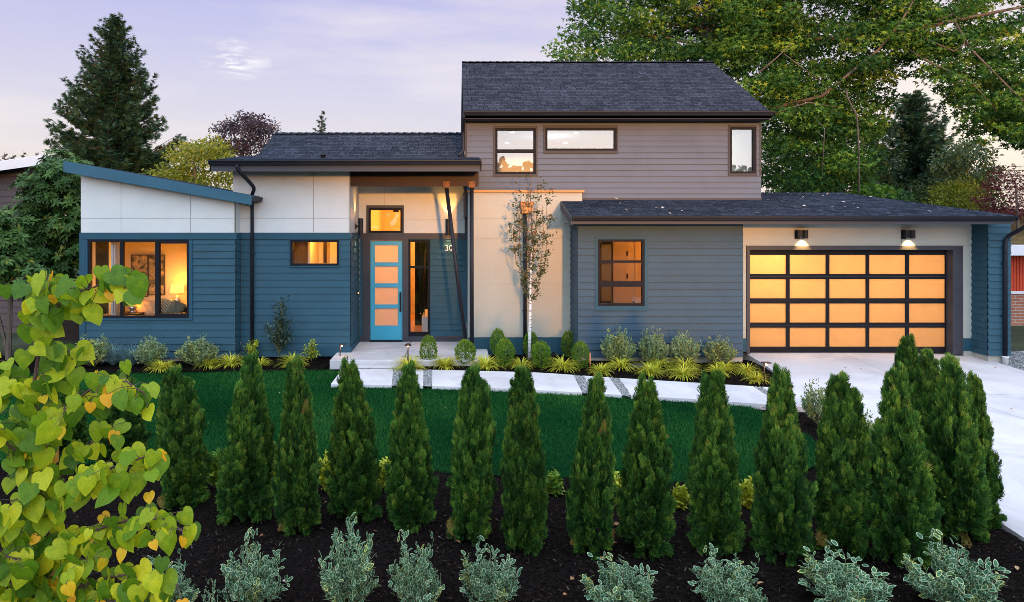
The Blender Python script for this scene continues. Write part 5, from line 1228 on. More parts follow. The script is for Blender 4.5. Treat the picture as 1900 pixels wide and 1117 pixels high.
def bp(px, py, dy=0): return Vector((X(px, bd), bd + dy, Z(py, bd))) - base0
tw.tube([bp(*p) for p in trk[5:]], [.018, .013, .009, .005], 6)
limbs = [([(983, 552), (970, 530), (966, 480), (964, 420), (968, 345)], .05), ([(984, 560), (997, 535), (1003, 490), (1008, 430), (1002, 330)], -.05), ([(985, 500), (978, 450), (980, 380), (975, 330)], -.12), ([(986, 490), (994, 440), (998, 380), (1000, 310)], .12), ([(984, 530), (1010, 500), (1016, 450), (1018, 400)], .1), ([(984, 520), (958, 490), (952, 440), (955, 390)], -.05), ([(985, 470), (990, 430), (1012, 400), (1012, 350)], -.15), ([(985, 515), (985, 470), (970, 420), (960, 370)], .18)]
for pts, dy in limbs:
    P = [bp(px, py, dy * i / (len(pts) - 1) * 2) for i, (px, py) in enumerate(pts)]; tw.tube(P, [.011 - .008 * i / (len(P) - 1) for i in range(len(P))], 5)
    for a, b in zip(P[:-1], P[1:]):
        for _ in range(7):
            t = rnd.random(); q = a + (b - a) * t; e = q + Vector((g.normal(0, .09), g.normal(0, .10), abs(g.normal(.06, .07)))); tw.tube([q, e], [.003, .0015], 3, caps=False); ends.append((q, e))
V2, T2 = mbtri(tw); npmesh('branches', V2, T2, M['birchtwig'], parent=bt)
P = []
for q, e in ends:
    for _ in range(15): t = rnd.uniform(.1, 1.2); P.append(tuple(q + (e - q) * t + Vector((g.normal(0, .03), g.normal(0, .03), g.normal(0, .03)))))
P = np.array(P); py_ = HY - (P[:, 2] + base0.z - CZ) * F / bd; keep = g.random(len(P)) < np.interp(py_, [300, 350, 400, 560], [.15, .45, .9, 1]); P = P[keep]; n = len(P)
T = unit(n, g); T[:, 2] = -np.abs(T[:, 2]) * .6
npmesh('foliage', *scatter(*ovalleaf(.75), P, frames(T, unit(n, g)), g.uniform(.038, .062, n), np.clip(g.beta(1.5, 2.2, n) + .3 * (g.random(n) < .12), 0, 1))[:2], M['birchleaf'], np.repeat(np.clip(g.beta(1.5, 2.2, n) + .3 * (g.random(n) < .12), 0, 1), 8), parent=bt)

# ---- path lights
M['bronze'] = pm('bronze_metal', (.05, .032, .025), .4, .2, 10, metallic=.5)
M['copperpost'] = pm('copper_post', (.42, .17, .07), .4, .2, 10, metallic=.6)
def pathlight(px, yt, yb, label, kind, lit):
    d = DG(yb, -.09); x = X(px, d); zt_ = Z(yt, d); t = thing('path_light', label, 'garden light', (x, d, -.09), 'path lights')
    mb = MB(); mb.tube([(x, d, -.12), (x, d, zt_ - .02)], .013 if kind != 'bare' else .018, 8); mb.build('post', M['copperpost' if kind == 'bare' else 'bronze'], t)
    mb = MB()
    if kind == 'round': mb.lathe([(.0, .045), (.03, .035), (.085, .0), (.08, -.006), (.0, .005)], (x, d, zt_ - .04), 16)
    elif kind == 'flat': mb.box(x - .04, x + .12, d - .06, d + .06, zt_ - .018, zt_)
    elif kind == 'bar': mb.box(x - .01, x + .14, d - .02, d + .02, zt_ - .016, zt_)
    else: mb.lathe([(.02, -.02), (.022, .0), (0, .008)], (x, d, zt_ - .01), 10)
    mb.build('hat', M['bronze' if kind != 'bare' else 'copperpost'], t)
    if lit:
        mb = MB(); mb.lathe([(.016, -.035), (.016, 0), (0, 0)], (x + (.04 if kind != 'round' else 0), d, zt_ - .03), 8); mb.build('bulb', M['bulb'], t)
        point('path_bulb', (x + (.05 if kind != 'round' else 0), d - .03, zt_ - .07), 1.1, (1, .5, .18), .02)
pathlight(631, 638, 672, 'slim black path light with a bar head at the left corner of the porch slab', 'bar', True)
pathlight(757, 637, 685, 'round hatted path light in yellow grass in front of the porch slab', 'round', True)
pathlight(1095, 654, 688, 'short copper topped path light post without a hat in the mulch', 'bare', False)
pathlight(1418, 672, 714, 'flat square hatted path light at the corner of path and driveway', 'flat', True)
d = DG(679, -.08); x = X(1180, d); mb = MB(); mb.prism([(x - .24, d - .17, -.1), (x + .2, d - .17, -.1), (x + .22, d + .16, -.1), (x - .2, d + .16, -.1)], (0, 0, .055)); mb.box(x - .17, x + .15, d - .12, d + .11, -.045, -.038); mb.box(x - .04, x + .03, d - .02, d + .02, -.038, -.03)
tag(mb.build('valve_box', M['trim'], None, (x, d, -.1), bevel=.01), 'black irrigation valve box lid set in the mulch below the garage wing wall', 'valve box')
d = DG(668, -.08); x = X(1026, d); t = thing('garden_uplight', 'small black uplight on the mulch behind the boxwood right of the birch', 'garden light', (x, d, -.09)); mb = MB(); mb.tube([(x, d, -.02), (x + .02, d + .08, .08)], .04, 12); mb.build('head', M['black'], t); mb = MB(); mb.tube([(x, d, -.12), (x, d, .0)], .012, 6); mb.build('stake', M['black'], t)

# ---- fallen leaves
M['dryleaf'] = leafmat('dry_leaf', [(.30, .10, .04), (.42, .24, .10), (.55, .45, .36)], .2, .6)
n = 0
P = []
def fallen(pxs, z, name, lab, s):
    g = np.random.default_rng(len(pxs) * 7 + 1); P = []
    for px, py in pxs: d = DG(py, z); P.append((X(px, d), d, z + .012))
    P = np.array(P); n = len(P); T = unit(n, g); T[:, 2] *= .2; v = g.random(n)
    tag(npmesh(name, *scatter(*ovalleaf(.7, .1, .1), P, frames(T, np.tile([0, 0, 1.0], (n, 1)) + .4 * unit(n, g)), g.uniform(.7, 1.3, n) * s)[:2], M['dryleaf'], np.repeat(v, 8)), lab, 'fallen leaves', kind='stuff')
g = np.random.default_rng(5)
fallen([(600, 937), (645, 1105), (677, 1098), (1885, 1052), (1705, 1070), (1120, 1042), (845, 1005), (1215, 1000), (560, 930), (1025, 905), (655, 935), (470, 940)] + [(g.uniform(400, 1880), g.uniform(930, 1110)) for _ in range(26)], -.118, 'fallen_leaves', 'scattered dry brown leaves on the black mulch', .06)
def fallen2(pxs, zf):
    return None
fallen([(1486, 677), (1572, 684), (1597, 686), (1843, 682), (1700, 720), (1880, 760), (1640, 700)], -.075, 'fallen_leaves', 'a few dry leaves on the pale driveway', .07)
fallen([(611, 692), (827, 757), (590, 700), (1200, 770), (960, 760), (520, 730)], -.085, 'fallen_leaves', 'a few tan leaves lying on the lawn', .05)
# pale leaves on the garage roof
g = np.random.default_rng(9); P = []
for _ in range(34):
    y = g.uniform(15.5, 17.5); P.append((g.uniform(3.5, 11.2), y, gz6 + sl6 * (y - GE6) + .015))
P = np.array(P); n = len(P); T = unit(n, g); T[:, 2] *= .3
tag(npmesh('fallen_leaves', *scatter(*ovalleaf(.7, .1, .1), P, frames(T, np.tile([0, 0, 1.0], (n, 1)) + .5 * unit(n, g)), g.uniform(.05, .10, n))[:2], leafmat('pale_dead_leaf', [(.45, .36, .30), (.62, .55, .50)], .2, .6), np.repeat(g.random(n), 8)), 'pale dead leaves scattered on the garage roof', 'fallen leaves', kind='stuff')

# ------------------------------------------------------------------ redbud sapling in the foreground
M['redbud'] = leafmat('redbud_leaf', [(.045, .13, .010), (.14, .27, .012), (.37, .46, .014), (.74, .70, .025), (.88, .40, .02)], .5, .45, .25)
M['redbark'] = pm('redbud_bark', (.10, .06, .05), .7, .35, 25, .4, 60)
def heartleaf():
    o = [(0, .04), (.10, -.06), (.24, -.09), (.38, -.02), (.47, .14), (.48, .32), (.42, .50), (.31, .67), (.18, .82), (.07, .93), (0, 1.0)]
    v, f = [], []
    nr = 4
    mid = [(0, .04 + .96 * k / 10, 0) for k in range(11)]
    for s in (1, -1):
        for k in range(11):
            for r in range(nr + 1):
                t = r / nr; mx_ = 0; my = mid[k][1]; x = s * o[k][0] * t; y = my + (o[k][1] - my) * t
                z = .16 * abs(x) - .30 * (abs(x)) ** 2 * 1.2 - .16 * (y - .25) ** 2 + .018 * math.sin(7 * math.pi * (y * 1.0 - abs(x) * .6)) * min(1, abs(x) * 6)
                v.append((x, y, z))
        b = (0 if s == 1 else 11 * (nr + 1))
        for k in range(10):
            for r in range(nr):
                a = b + k * (nr + 1) + r; c = a + nr + 1
                f += [(a, a + 1, c + 1), (a, c + 1, c)] if s == 1 else [(a, c + 1, a + 1), (a, c, c + 1)]
    return v, f
rb = thing('redbud_sapling', 'young redbud with big yellow green heart shaped leaves at the left edge', 'tree', (X(86, 2.55), 2.55, -.2))
RL = rb.location
def rp(px, py, d): return PT(px, py, d) - RL
stems = MB()
branches = [  # photo polyline with distances and radii
    ([(120, 1700, 2.6), (96, 1250, 2.58), (88, 1050, 2.56), (86, 976, 2.55), (80, 880, 2.54), (73, 805, 2.52), (62, 720, 2.5), (72, 655, 2.48), (90, 597, 2.47), (92, 545, 2.46), (88, 512, 2.45)], .013, .003),
    ([(90, 597, 2.47), (110, 565, 2.45), (150, 540, 2.42), (200, 525, 2.4), (238, 522, 2.38)], .005, .002),
    ([(92, 550, 2.46), (70, 520, 2.5), (48, 512, 2.5)], .004, .002),
    ([(73, 805, 2.52), (105, 770, 2.5), (150, 735, 2.46), (195, 705, 2.44), (235, 708, 2.42), (268, 730, 2.4)], .006, .002),
    ([(66, 745, 2.5), (30, 720, 2.54), (0, 690, 2.56), (-30, 660, 2.6)], .006, .003),
    ([(80, 880, 2.54), (45, 850, 2.5), (10, 820, 2.46), (-30, 800, 2.4)], .006, .003),
    ([(84, 940, 2.55), (130, 900, 2.5), (180, 875, 2.46), (230, 862, 2.44), (275, 845, 2.42), (298, 842, 2.4)], .006, .002),
    ([(88, 1030, 2.56), (140, 1000, 2.5), (200, 975, 2.46), (265, 960, 2.42), (315, 968, 2.4), (338, 985, 2.38)], .007, .002),
    ([(92, 1130, 2.58), (140, 1090, 2.5), (210, 1070, 2.44), (280, 1060, 2.4), (330, 1085, 2.38)], .007, .002),
    ([(88, 1040, 2.56), (50, 1010, 2.5), (20, 980, 2.44), (-20, 950, 2.4)], .007, .003),
    ([(94, 1180, 2.58), (50, 1110, 2.46), (10, 1070, 2.4), (-30, 1050, 2.36)], .007, .003),
    ([(80, 880, 2.54), (120, 850, 2.58), (160, 830, 2.62), (200, 800, 2.66)], .005, .002),
    ([(90, 1100, 2.57), (60, 1060, 2.48), (35, 1040, 2.42), (10, 1030, 2.38)], .006, .002), ([(80, 900, 2.54), (50, 920, 2.46), (20, 930, 2.4)], .006, .002), ([(92, 1150, 2.58), (150, 1120, 2.44), (220, 1115, 2.38), (270, 1120, 2.34)], .007, .002), ([(86, 990, 2.55), (120, 1050, 2.46), (170, 1040, 2.4)], .005, .002), ([(78, 860, 2.54), (40, 800, 2.6), (20, 760, 2.64)], .005, .002), ([(62, 720, 2.5), (90, 690, 2.55), (130, 660, 2.58), (170, 640, 2.6)], .004, .002)]
att = []
g = np.random.default_rng(77)
for pts, r0, r1 in branches:
    Q = [rp(*p) for p in pts]; n = len(Q); stems.tube(Q, [r0 + (r1 - r0) * i / (n - 1) for i in range(n)], 7)
    L = [0];
    for a, b in zip(Q[:-1], Q[1:]): L.append(L[-1] + (b - a).length)
    s = .10 if r0 > .01 else .02; main = r0 > .01
    while s < L[-1]:
        k = max(i for i in range(n) if L[i] <= s); k = min(k, n - 2); t = (s - L[k]) / max(1e-6, L[k + 1] - L[k]); p = Q[k] + (Q[k + 1] - Q[k]) * t
        if not (main and p.z + RL.z < 1.2): att.append((p, (Q[k + 1] - Q[k]).normalized()))
        s += g.uniform(.0095, .020) if not main else g.uniform(.016, .034)
    att.append((Q[-1], (Q[-1] - Q[-2]).normalized()))
P, T, N, S, var = [], [], [], [], []
for p, t in att:
    for _ in range(2 if g.random() < .45 else 1):
        pet = Vector((g.normal(0, .035) , g.normal(-.01, .04), g.normal(.0, .028))); tip = p + pet
        stems.tube([p, p + pet * .5 + Vector((0, 0, .008)), tip], [.0014, .0011, .0010], 4, caps=False)
        P.append(tuple(tip)); dn = np.array([g.normal(.12, .45), g.normal(-.2, .45), -1.0 + g.normal(0, .3)]); T.append(dn)
        N.append(np.array([g.normal(.1, .75), -1.0, g.normal(.4, .55)])); S.append(g.uniform(.052, .088) if g.random() < .85 else g.uniform(.035, .058))
        v = g.beta(1.5, 1.6) * .74
        if S[-1] < .052 and g.random() < .6: v = g.uniform(.85, 1)
        var.append(v)
hv, hf = heartleaf()
V, Tt, va, _ = scatter(hv, hf, np.array(P), frames(np.array(T), np.array(N)), np.array(S), np.array(var))
# mottled leaves: each leaf drifts to yellow in patches of its own
nf = len(hf); cent = np.array(hv)[np.array(hf)].mean(1); rr = g.uniform(0, 6.28, len(P)); am = g.uniform(.0, .06, len(P))
va = va + (np.sin(cent[None, :, 0] * 9 + rr[:, None]) * np.sin(cent[None, :, 1] * 8 + 2 * rr[:, None]) * am[:, None]).ravel()
vein = (np.abs(((cent[:, 1] - np.abs(cent[:, 0]) * .6) * 7) % 1 - .5) < .16) | (np.abs(cent[:, 0]) < .02)
va = np.clip(va + np.tile(vein * .05, len(P)), 0, 1)
npmesh('foliage', V, Tt, M['redbud'], va, smooth=True, parent=rb)
V2, T2 = mbtri(stems); npmesh('branches', V2, T2, M['redbark'], parent=rb, smooth=True)
sx = PT(100, 840, 2.62); mb = MB(); mb.box(sx.x - .011, sx.x + .011, 2.61, 2.635, -.25, Z(808, 2.62)); tag(mb.build('plant_stake', pm('orange_wood', (.62, .30, .05), .7, .2, 10), None, (sx.x, 2.62, -.2)), 'orange wooden stake behind the redbud stem', 'stake')

# ------------------------------------------------------------------ trees behind the house
M['bark'] = pm('tree_bark', (.11, .085, .065), .9, .4, 3, .9, 25, stretch=(1, 1, .3), dist=.03)
M['greybark'] = pm('maple_bark', (.12, .09, .068), .9, .4, 2, .9, 20, stretch=(1, 1, .3), dist=.03)
M['maple'] = leafmat('maple_leaf', [(.016, .058, .014), (.038, .108, .018), (.085, .18, .022), (.22, .32, .026), (.36, .34, .03)], .4, .55, .2)
M['fir'] = leafmat('fir_needles', [(.014, .045, .026), (.025, .072, .038), (.050, .11, .052)], .15, .6, .25)
M['yellowtree'] = leafmat('yellow_green_leaf', [(.12, .17, .015), (.24, .26, .02), (.42, .36, .025)], .4, .5)
M['purple'] = leafmat('purple_leaf', [(.032, .026, .040), (.055, .040, .058), (.08, .065, .075), (.11, .12, .045)], .3, .5)
M['redmaple'] = leafmat('red_maple_leaf', [(.06, .010, .014), (.12, .018, .022), (.19, .035, .03)], .3, .5)
M['midgreen'] = leafmat('mid_green_leaf', [(.025, .055, .018), (.045, .085, .024), (.08, .13, .03)], .3, .5)
M['farfir'] = leafmat('far_fir', [(.05, .07, .05), (.08, .10, .07)], .1, .7)
def clumptree(name, label, cat, mleaf, loc, clumps, leaf, ls, per, trunk, bark, seed, grp=None, flat=.5, droop=.4, varshift=.25, tr=(.2, .06)):
    """clumps: (centre, radius) in world metres; every clump is a cloud of single leaves"""
    g = np.random.default_rng(seed); loc = Vector(loc); t = thing(name, label, cat, loc, grp)
    P, T, N, S, va = [], [], [], [], []
    for c, r in clumps:
        n = max(6, int(per * (r ** 2) * g.uniform(.7, 1.3))); u = unit(n, g) * (g.uniform(.15, 1, n) ** .5)[:, None] * np.array([r, r, r * flat]); u[:, 2] -= .25 * (u[:, 0] ** 2 + u[:, 1] ** 2) / r * flat
        P.append(np.array(c)[None] + u - np.array(loc)); tt = u / r * .6 + unit(n, g) * .8; tt[:, 2] -= droop; T.append(tt); N.append(unit(n, g) * .7 + np.array([0, 0, 1.0])); S.append(g.uniform(.65, 1.25, n) * ls)
        va.append(np.clip(g.beta(2, 2.6, n) * .75 + g.normal(0, varshift * .45), 0, 1))
    P, T, N, S, va = (np.concatenate(q) for q in (P, T, N, S, va))
    V, F_, vv, _ = scatter(*leaf, P, frames(T, N), S, va); npmesh('crown', V, F_, mleaf, vv, parent=t)
    mb = MB()
    for pts, rads in trunk: mb.tube([Vector(p) - loc for p in pts], rads, 8)
    if mb.v: V2, T2 = mbtri(mb); npmesh('trunk', V2, T2, bark, parent=t, smooth=True)
    return t
def pxclumps(g, poly, n, d0, d1, r0, r1):
    xs = [p[0] for p in poly]; ys = [p[1] for p in poly]; out = []
    while len(out) < n:
        px, py = g.uniform(min(xs), max(xs)), g.uniform(min(ys), max(ys))
        if inpoly(np.array([px]), np.array([py]), poly)[0]: d = g.uniform(d0, d1); out.append((tuple(PT(px, py, d)), g.uniform(r0, r1)))
    return out
g = np.random.default_rng(21)
ML = mapleleaf()
cl_ = pxclumps(g, [(1050, 70), (1075, 20), (1110, -60), (1250, -250), (1480, -260), (1480, 120), (1300, 105), (1180, 112), (1050, 112), (1028, 92)], 420, 23.5, 30, .45, .95)
cl_ += pxclumps(g, [(1400, -240), (1700, -260), (1690, 60), (1640, 190), (1610, 250), (1640, 330), (1650, 372), (1420, 372), (1408, 230), (1330, 120)], 620, 22.5, 29, .4, .9)
cl_ += pxclumps(g, [(1650, -260), (2050, -240), (2050, 20), (1840, 60), (1700, 110), (1640, 120)], 330, 23, 28, .35, .75)
cl_ += pxclumps(g, [(1690, 60), (1900, 40), (2000, 120), (1990, 300), (1860, 250), (1790, 190), (1730, 150)], 300, 22.5, 27, .28, .55)
cl_ += pxclumps(g, [(1690, 80), (1760, 110), (1840, 200), (1840, 265), (1790, 250), (1735, 175), (1690, 140)], 60, 22.5, 26, .2, .42)
cl_ += pxclumps(g, [(1830, 150), (1990, 130), (1990, 330), (1850, 240)], 150, 22.5, 26, .22, .5)
def L_(pts): return [tuple(PT(*p)) for p in pts]
tb = PT(1330, 420, 26); trk = [([(tb.x, 26, -.2), (tb.x, 26, 4), tuple(PT(1322, 200, 26)), tuple(PT(1316, 60, 26)), tuple(PT(1318, -40, 26)), tuple(PT(1330, -180, 26.2))], [.42, .36, .32, .28, .22, .1]),
       (L_([(1318, 120, 26), (1370, 20, 25.6), (1395, -80, 25), (1420, -200, 25)]), [.2, .17, .13, .06]),
       (L_([(1318, 100, 26), (1290, 20, 26), (1260, -60, 26.2), (1200, -160, 26.5)]), [.18, .14, .1, .05]),
       (L_([(1322, 190, 26), (1420, 205, 24.5), (1525, 178, 23.6), (1629, 93, 23.2), (1668, 46, 23), (1720, -40, 23)]), [.13, .085, .055, .045, .035, .02]),
       (L_([(1320, 60, 26), (1480, 70, 24.5), (1580, 72, 24), (1676, 62, 23.6), (1770, 38, 23.4), (1900, 12, 23.2), (2000, -10, 23)]), [.15, .12, .10, .08, .062, .045, .03]),
       (L_([(1676, 62, 23.6), (1760, 30, 23.5), (1800, 10, 23.4)]), [.07, .05, .03]),
       (L_([(1690, 60, 23.5), (1770, 95, 23), (1790, 82, 22.9), (1785, 60, 22.9)]), [.04, .03, .022, .012]),
       (L_([(1680, 90, 23.5), (1730, 118, 23), (1800, 150, 22.8), (1850, 205, 22.7)]), [.045, .035, .025, .012]),
       (L_([(1770, 38, 23.4), (1800, 90, 23), (1880, 170, 22.8), (1960, 240, 22.6)]), [.045, .035, .025, .012]),
       (L_([(1570, 165, 23.2), (1572, 180, 23), (1590, 215, 22.7), (1594, 280, 22.6), (1594, 360, 22.5)]), [.03, .03, .028, .025, .022]),
       (L_([(1408, 135, 22.4), (1440, 108, 22.3), (1468, 82, 22.3)]), [.025, .022, .015]), (L_([(1455, 100, 22.4), (1520, 150, 22.6)]), [.018, .012]),
       (L_([(1420, 215, 23), (1500, 190, 22.8), (1560, 200, 22.8)]), [.03, .022, .012]), (L_([(1510, 215, 22.8), (1530, 240, 22.5), (1525, 330, 22.4)]), [.016, .014, .01]),
       (L_([(1180, 60, 26), (1255, 45, 25.5), (1320, 60, 26)]), [.03, .05, .07]), (L_([(1318, 90, 26), (1240, 70, 25.2), (1130, 60, 24.8)]), [.06, .035, .015])]
clumptree('maple_tree', 'huge spreading maple rising behind the upper storey and garage', 'tree', M['maple'], (tb.x, 26, -.2), cl_, ML, .20, 200, trk, M['greybark'], 22, flat=.42, droop=.7, varshift=.36)

# ---- big fir on the left
def fir(name, label, px, ytop, ybot, d, half, seed, nb=250, cat='conifer', grp=None, m=None, dens=1.0):
    g = np.random.default_rng(seed); x = X(px, d); zt_ = Z(ytop, d); t = thing(name, label, cat, (x, d, -.2), grp); Hh = zt_ + .2
    R = half / F * d; wood = MB(); wood.tube([(0, 0, -.1), (.1, 0, Hh * .4), (0, .1, Hh * .8), (0, 0, Hh)], [Hh * .018, Hh * .013, Hh * .006, .02], 9)
    P, T, N, S, va = [], [], [], [], []
    zb = Z(ybot, d) + .2
    for k in range(nb):
        u = (k + g.random()) / nb; u = u ** .85; z = Hh * .985 - (Hh * .985 - max(1.5, zb - 2)) * u
        prof = min(1, (Hh - z) / (Hh - zb)); L = R * (prof ** .85) * g.uniform(.62, 1.1) + .12; a = k * 2.39996 + g.normal(0, .4); out = np.array([math.cos(a), math.sin(a), 0]); side = np.array([-out[1], out[0], 0])
        rise = .55 - .75 * prof; n = max(5, int(L / .17 * dens)); s = np.linspace(.12, 1, n)
        C = out * (s * L)[:, None]; C[:, 2] = z + L * (rise * s + (.30 * prof) * s ** 3 - .16 * np.sin(s * 3.0)); bend = g.normal(0, .12); C += side * (bend * L * s ** 2)[:, None]
        wood.tube([tuple(C[0] * .2 + np.array([0, 0, z * .8])), tuple(C[n // 2]), tuple(C[-1])], [.02 + L * .012, .012 + L * .006, .006], 4, caps=False)
        for j in range(n):
            w_ = (1 - s[j]) * .55 + .12
            for q in range(6):
                l = g.uniform(-1, 1) * L * .34 * w_; p = C[j] + side * l + g.normal(0, .07, 3) - np.array([0, 0, abs(l) * .25 + g.uniform(0, .12)])
                P.append(p); tt = out * .8 + side * np.sign(l) * g.uniform(.1, .9) + np.array([0, 0, g.uniform(-.45, .5)]); T.append(tt); N.append(np.array([0, 0, 1.0]) + g.normal(0, .55, 3)); S.append(g.uniform(.7, 1.3) * (.26 + .12 * prof)); va.append(np.clip(g.beta(2, 2.5) + .25 * (s[j] - .5), 0, 1))
    fv, ff = [], []
    for a in (-.9, -.5, -.2, .1, .4, .75):
        i = len(fv); c, s_ = math.cos(a), math.sin(a); y0 = .1 + .1 * abs(a)
        for p, q in ((0, 0), (.07, .45), (0, 1.0 - .25 * abs(a)), (-.07, .45)): fv.append((p * c + q * s_, p * -s_ + q * c, .10 * q * q - .06 * abs(a)))
        ff += [(i, i + 1, i + 2), (i, i + 2, i + 3)]
    V, F_, vv, _ = scatter(fv, ff, np.array(P), frames(np.array(T), np.array(N)), np.array(S), np.array(va)); npmesh('crown', V, F_, m or M['fir'], vv, parent=t)
    V2, T2 = mbtri(wood); npmesh('trunk', V2, T2, M['bark'], parent=t, smooth=True); return t
fir('douglas_fir', 'tall broad douglas fir rising behind the bedroom wing', 212, 24, 315, 45, 122, 41, 330)
fir('fir_tree', 'pointed fir seen through the maple, behind the garage roof', 1695, 168, 350, 42, 100, 43, 250, dens=1.0)
fir('fir_spire', 'tiny fir tip poking up behind the ridge of the entry roof', 597, 204, 300, 90, 22, 44, 40, dens=.35)
for i, (px, yt, w) in enumerate(((8, 281, 14), (24, 284, 13), (44, 280, 12), (66, 283, 15), (86, 287, 12))):
    fir('fir_tree', ('far fir at the left edge above the neighbour roof', 'far fir second from the left edge on the horizon', 'slim far fir in the middle of the row above the neighbour roof', 'far fir over the peak of the neighbour roof', 'far fir right beside the big douglas fir')[i], px, yt, 330, 120, w, 50 + i, 26, grp='far firs on the horizon', m=M['farfir'], dens=.22)
# ---- broad trees left of the roof
g = np.random.default_rng(61)
OL = ovalleaf(.55)
def trunkto(px, py, d, r=.14): q = PT(px, py, d); return [([(q.x, d, -.2), (q.x + .1, d, q.z * .5), tuple(q)], [r, r * .8, r * .3])]
clumptree('yellow_tree', 'yellow green tree between the big fir and the entry roof', 'tree', M['yellowtree'], (X(350, 34), 34, -.2), pxclumps(g, [(285, 322), (310, 290), (345, 262), (385, 252), (420, 270), (440, 330), (440, 380), (285, 380)], 180, 32.5, 36, .4, .8), OL, .17, 130, trunkto(360, 280, 34), M['bark'], 62)
clumptree('plum_tree', 'purple leaved tree beside the left end of the entry roof', 'tree', M['purple'], (X(445, 38), 38, -.2), pxclumps(g, [(392, 290), (398, 250), (420, 222), (455, 212), (490, 226), (515, 245), (520, 300), (400, 310)], 150, 36, 40, .4, .75) + pxclumps(g, [(400, 240), (440, 205), (500, 215), (530, 245), (460, 230)], 60, 36, 39, .18, .3), OL, .16, 130, trunkto(450, 235, 38) + [(L_([(450, 290, 38), (430, 240, 38), (418, 212, 38)]), [.08, .04, .015]), (L_([(452, 280, 38), (470, 230, 38), (468, 206, 38)]), [.08, .04, .015]), (L_([(455, 280, 38), (495, 240, 38), (522, 226, 38)]), [.08, .04, .015])], M['bark'], 63)
# ---- right background
clumptree('green_tree', 'rounded mid green tree behind the garage roof, right of the fir', 'tree', M['midgreen'], (X(1795, 36), 36, -.2), pxclumps(g, [(1735, 345), (1745, 290), (1775, 262), (1800, 255), (1835, 285), (1850, 330), (1850, 390), (1730, 390)], 130, 34, 38, .35, .7), OL, .18, 150, trunkto(1795, 300, 36), M['bark'], 64)
clumptree('golden_shrub', 'yellow topped bush just above the garage hip roof', 'shrub', M['yellowtree'], (X(1775, 25), 25, -.2), pxclumps(g, [(1725, 372), (1735, 350), (1765, 332), (1800, 330), (1825, 345), (1832, 375), (1800, 400), (1730, 400)], 80, 24, 26, .25, .45), OL, .10, 330, trunkto(1778, 350, 25, .08), M['bark'], 65)
clumptree('green_shrub', 'dark green bush behind the garage ridge left of the golden bush', 'shrub', M['midgreen'], (X(1690, 25), 25, -.2), pxclumps(g, [(1640, 378), (1655, 345), (1690, 330), (1735, 335), (1750, 360), (1750, 400), (1640, 400)], 60, 24.5, 27, .25, .5), OL, .11, 300, trunkto(1690, 350, 25, .08), M['bark'], 66)
clumptree('japanese_maple', 'dark red japanese maple over the right end of the garage roof', 'tree', M['redmaple'], (X(1885, 23), 23, -.2), pxclumps(g, [(1805, 385), (1815, 365), (1835, 320), (1870, 308), (1930, 315), (1960, 380), (1900, 410), (1820, 400)], 90, 21.8, 24.5, .22, .45), ML, .10, 330, trunkto(1885, 340, 23, .08), M['bark'], 67)
clumptree('hedge_tree', 'dark leafy tree filling the gap under the maple behind the garage', 'tree', M['midgreen'], (X(1540, 32), 32, -.2), pxclumps(g, [(1420, 380), (1425, 240), (1520, 200), (1640, 230), (1660, 380)], 120, 30, 34, .5, .9), OL, .2, 110, trunkto(1540, 300, 32), M['bark'], 68)
# ---- rhododendron by the neighbour's wall
M['rhodo'] = leafmat('rhododendron_leaf', [(.022, .060, .014), (.042, .095, .020), (.08, .15, .028), (.30, .24, .02)], .2, .55, .2)
g = np.random.default_rng(81)
def whorls(cl, seed, ls, nper, loc):
    g = np.random.default_rng(seed); P, T, N, S, va = [], [], [], [], []
    for c, r in cl:
        for _ in range(nper):
            u = unit(1, g)[0]; p = np.array(c) + u * r * np.array([1, 1, .7]); sh = g.beta(2, 2.6) * .8; m = 8; a0 = g.uniform(0, 6.28); ax = u * .7 + np.array([0, -.2, .8]); ax /= np.linalg.norm(ax); e1 = np.cross(ax, [1, 0, .1]); e1 /= np.linalg.norm(e1); e2 = np.cross(ax, e1)
            for k in range(m):
                a = a0 + k * 6.283 / m; d_ = e1 * math.cos(a) + e2 * math.sin(a); P.append(p); T.append(d_ + ax * g.uniform(-.2, .5)); N.append(ax); S.append(ls * g.uniform(.75, 1.2)); va.append(np.clip(sh + g.normal(0, .1), 0, 1))
    return scatter(*ovalleaf(.34, .04, .15), np.array(P) - np.array(loc), frames(np.array(T), np.array(N)), np.array(S), np.array(va))
def rhodo(label, px, poly, n, d0, d1, seed, r):
    d = (d0 + d1) / 2; loc = Vector((X(px, d), d, -.2)); t = thing('rhododendron', label, 'shrub', loc, 'broad leaved shrubs by the neighbour house'); V, F_, vv, _ = whorls(pxclumps(np.random.default_rng(seed), poly, n, d0, d1, r * .6, r), seed, .17, 16, loc); npmesh('foliage', V, F_, M['rhodo'], vv, parent=t)
    mb = MB(); mb.tube([(0, 0, 0), (.05, 0, 1.4), (.1, .1, 2.6)], [.07, .05, .02], 7); mb.tube([(0, 0, .2), (-.4, .1, 1.6)], [.05, .02], 6); V2, T2 = mbtri(mb); npmesh('stem', V2, T2, M['bark'], parent=t)
rhodo('tall rhododendron with whorled leaves between neighbour house and bedroom wing', 95, [(45, 500), (40, 380), (62, 320), (100, 292), (148, 305), (152, 330), (150, 520), (60, 520)], 95, 17.3, 19.2, 82, .42)
rhodo('lower dark rhododendron in front of the neighbour house at the left edge', 15, [(-60, 530), (-60, 440), (0, 405), (20, 415), (60, 470), (70, 540)], 40, 15.6, 17, 83, .36)

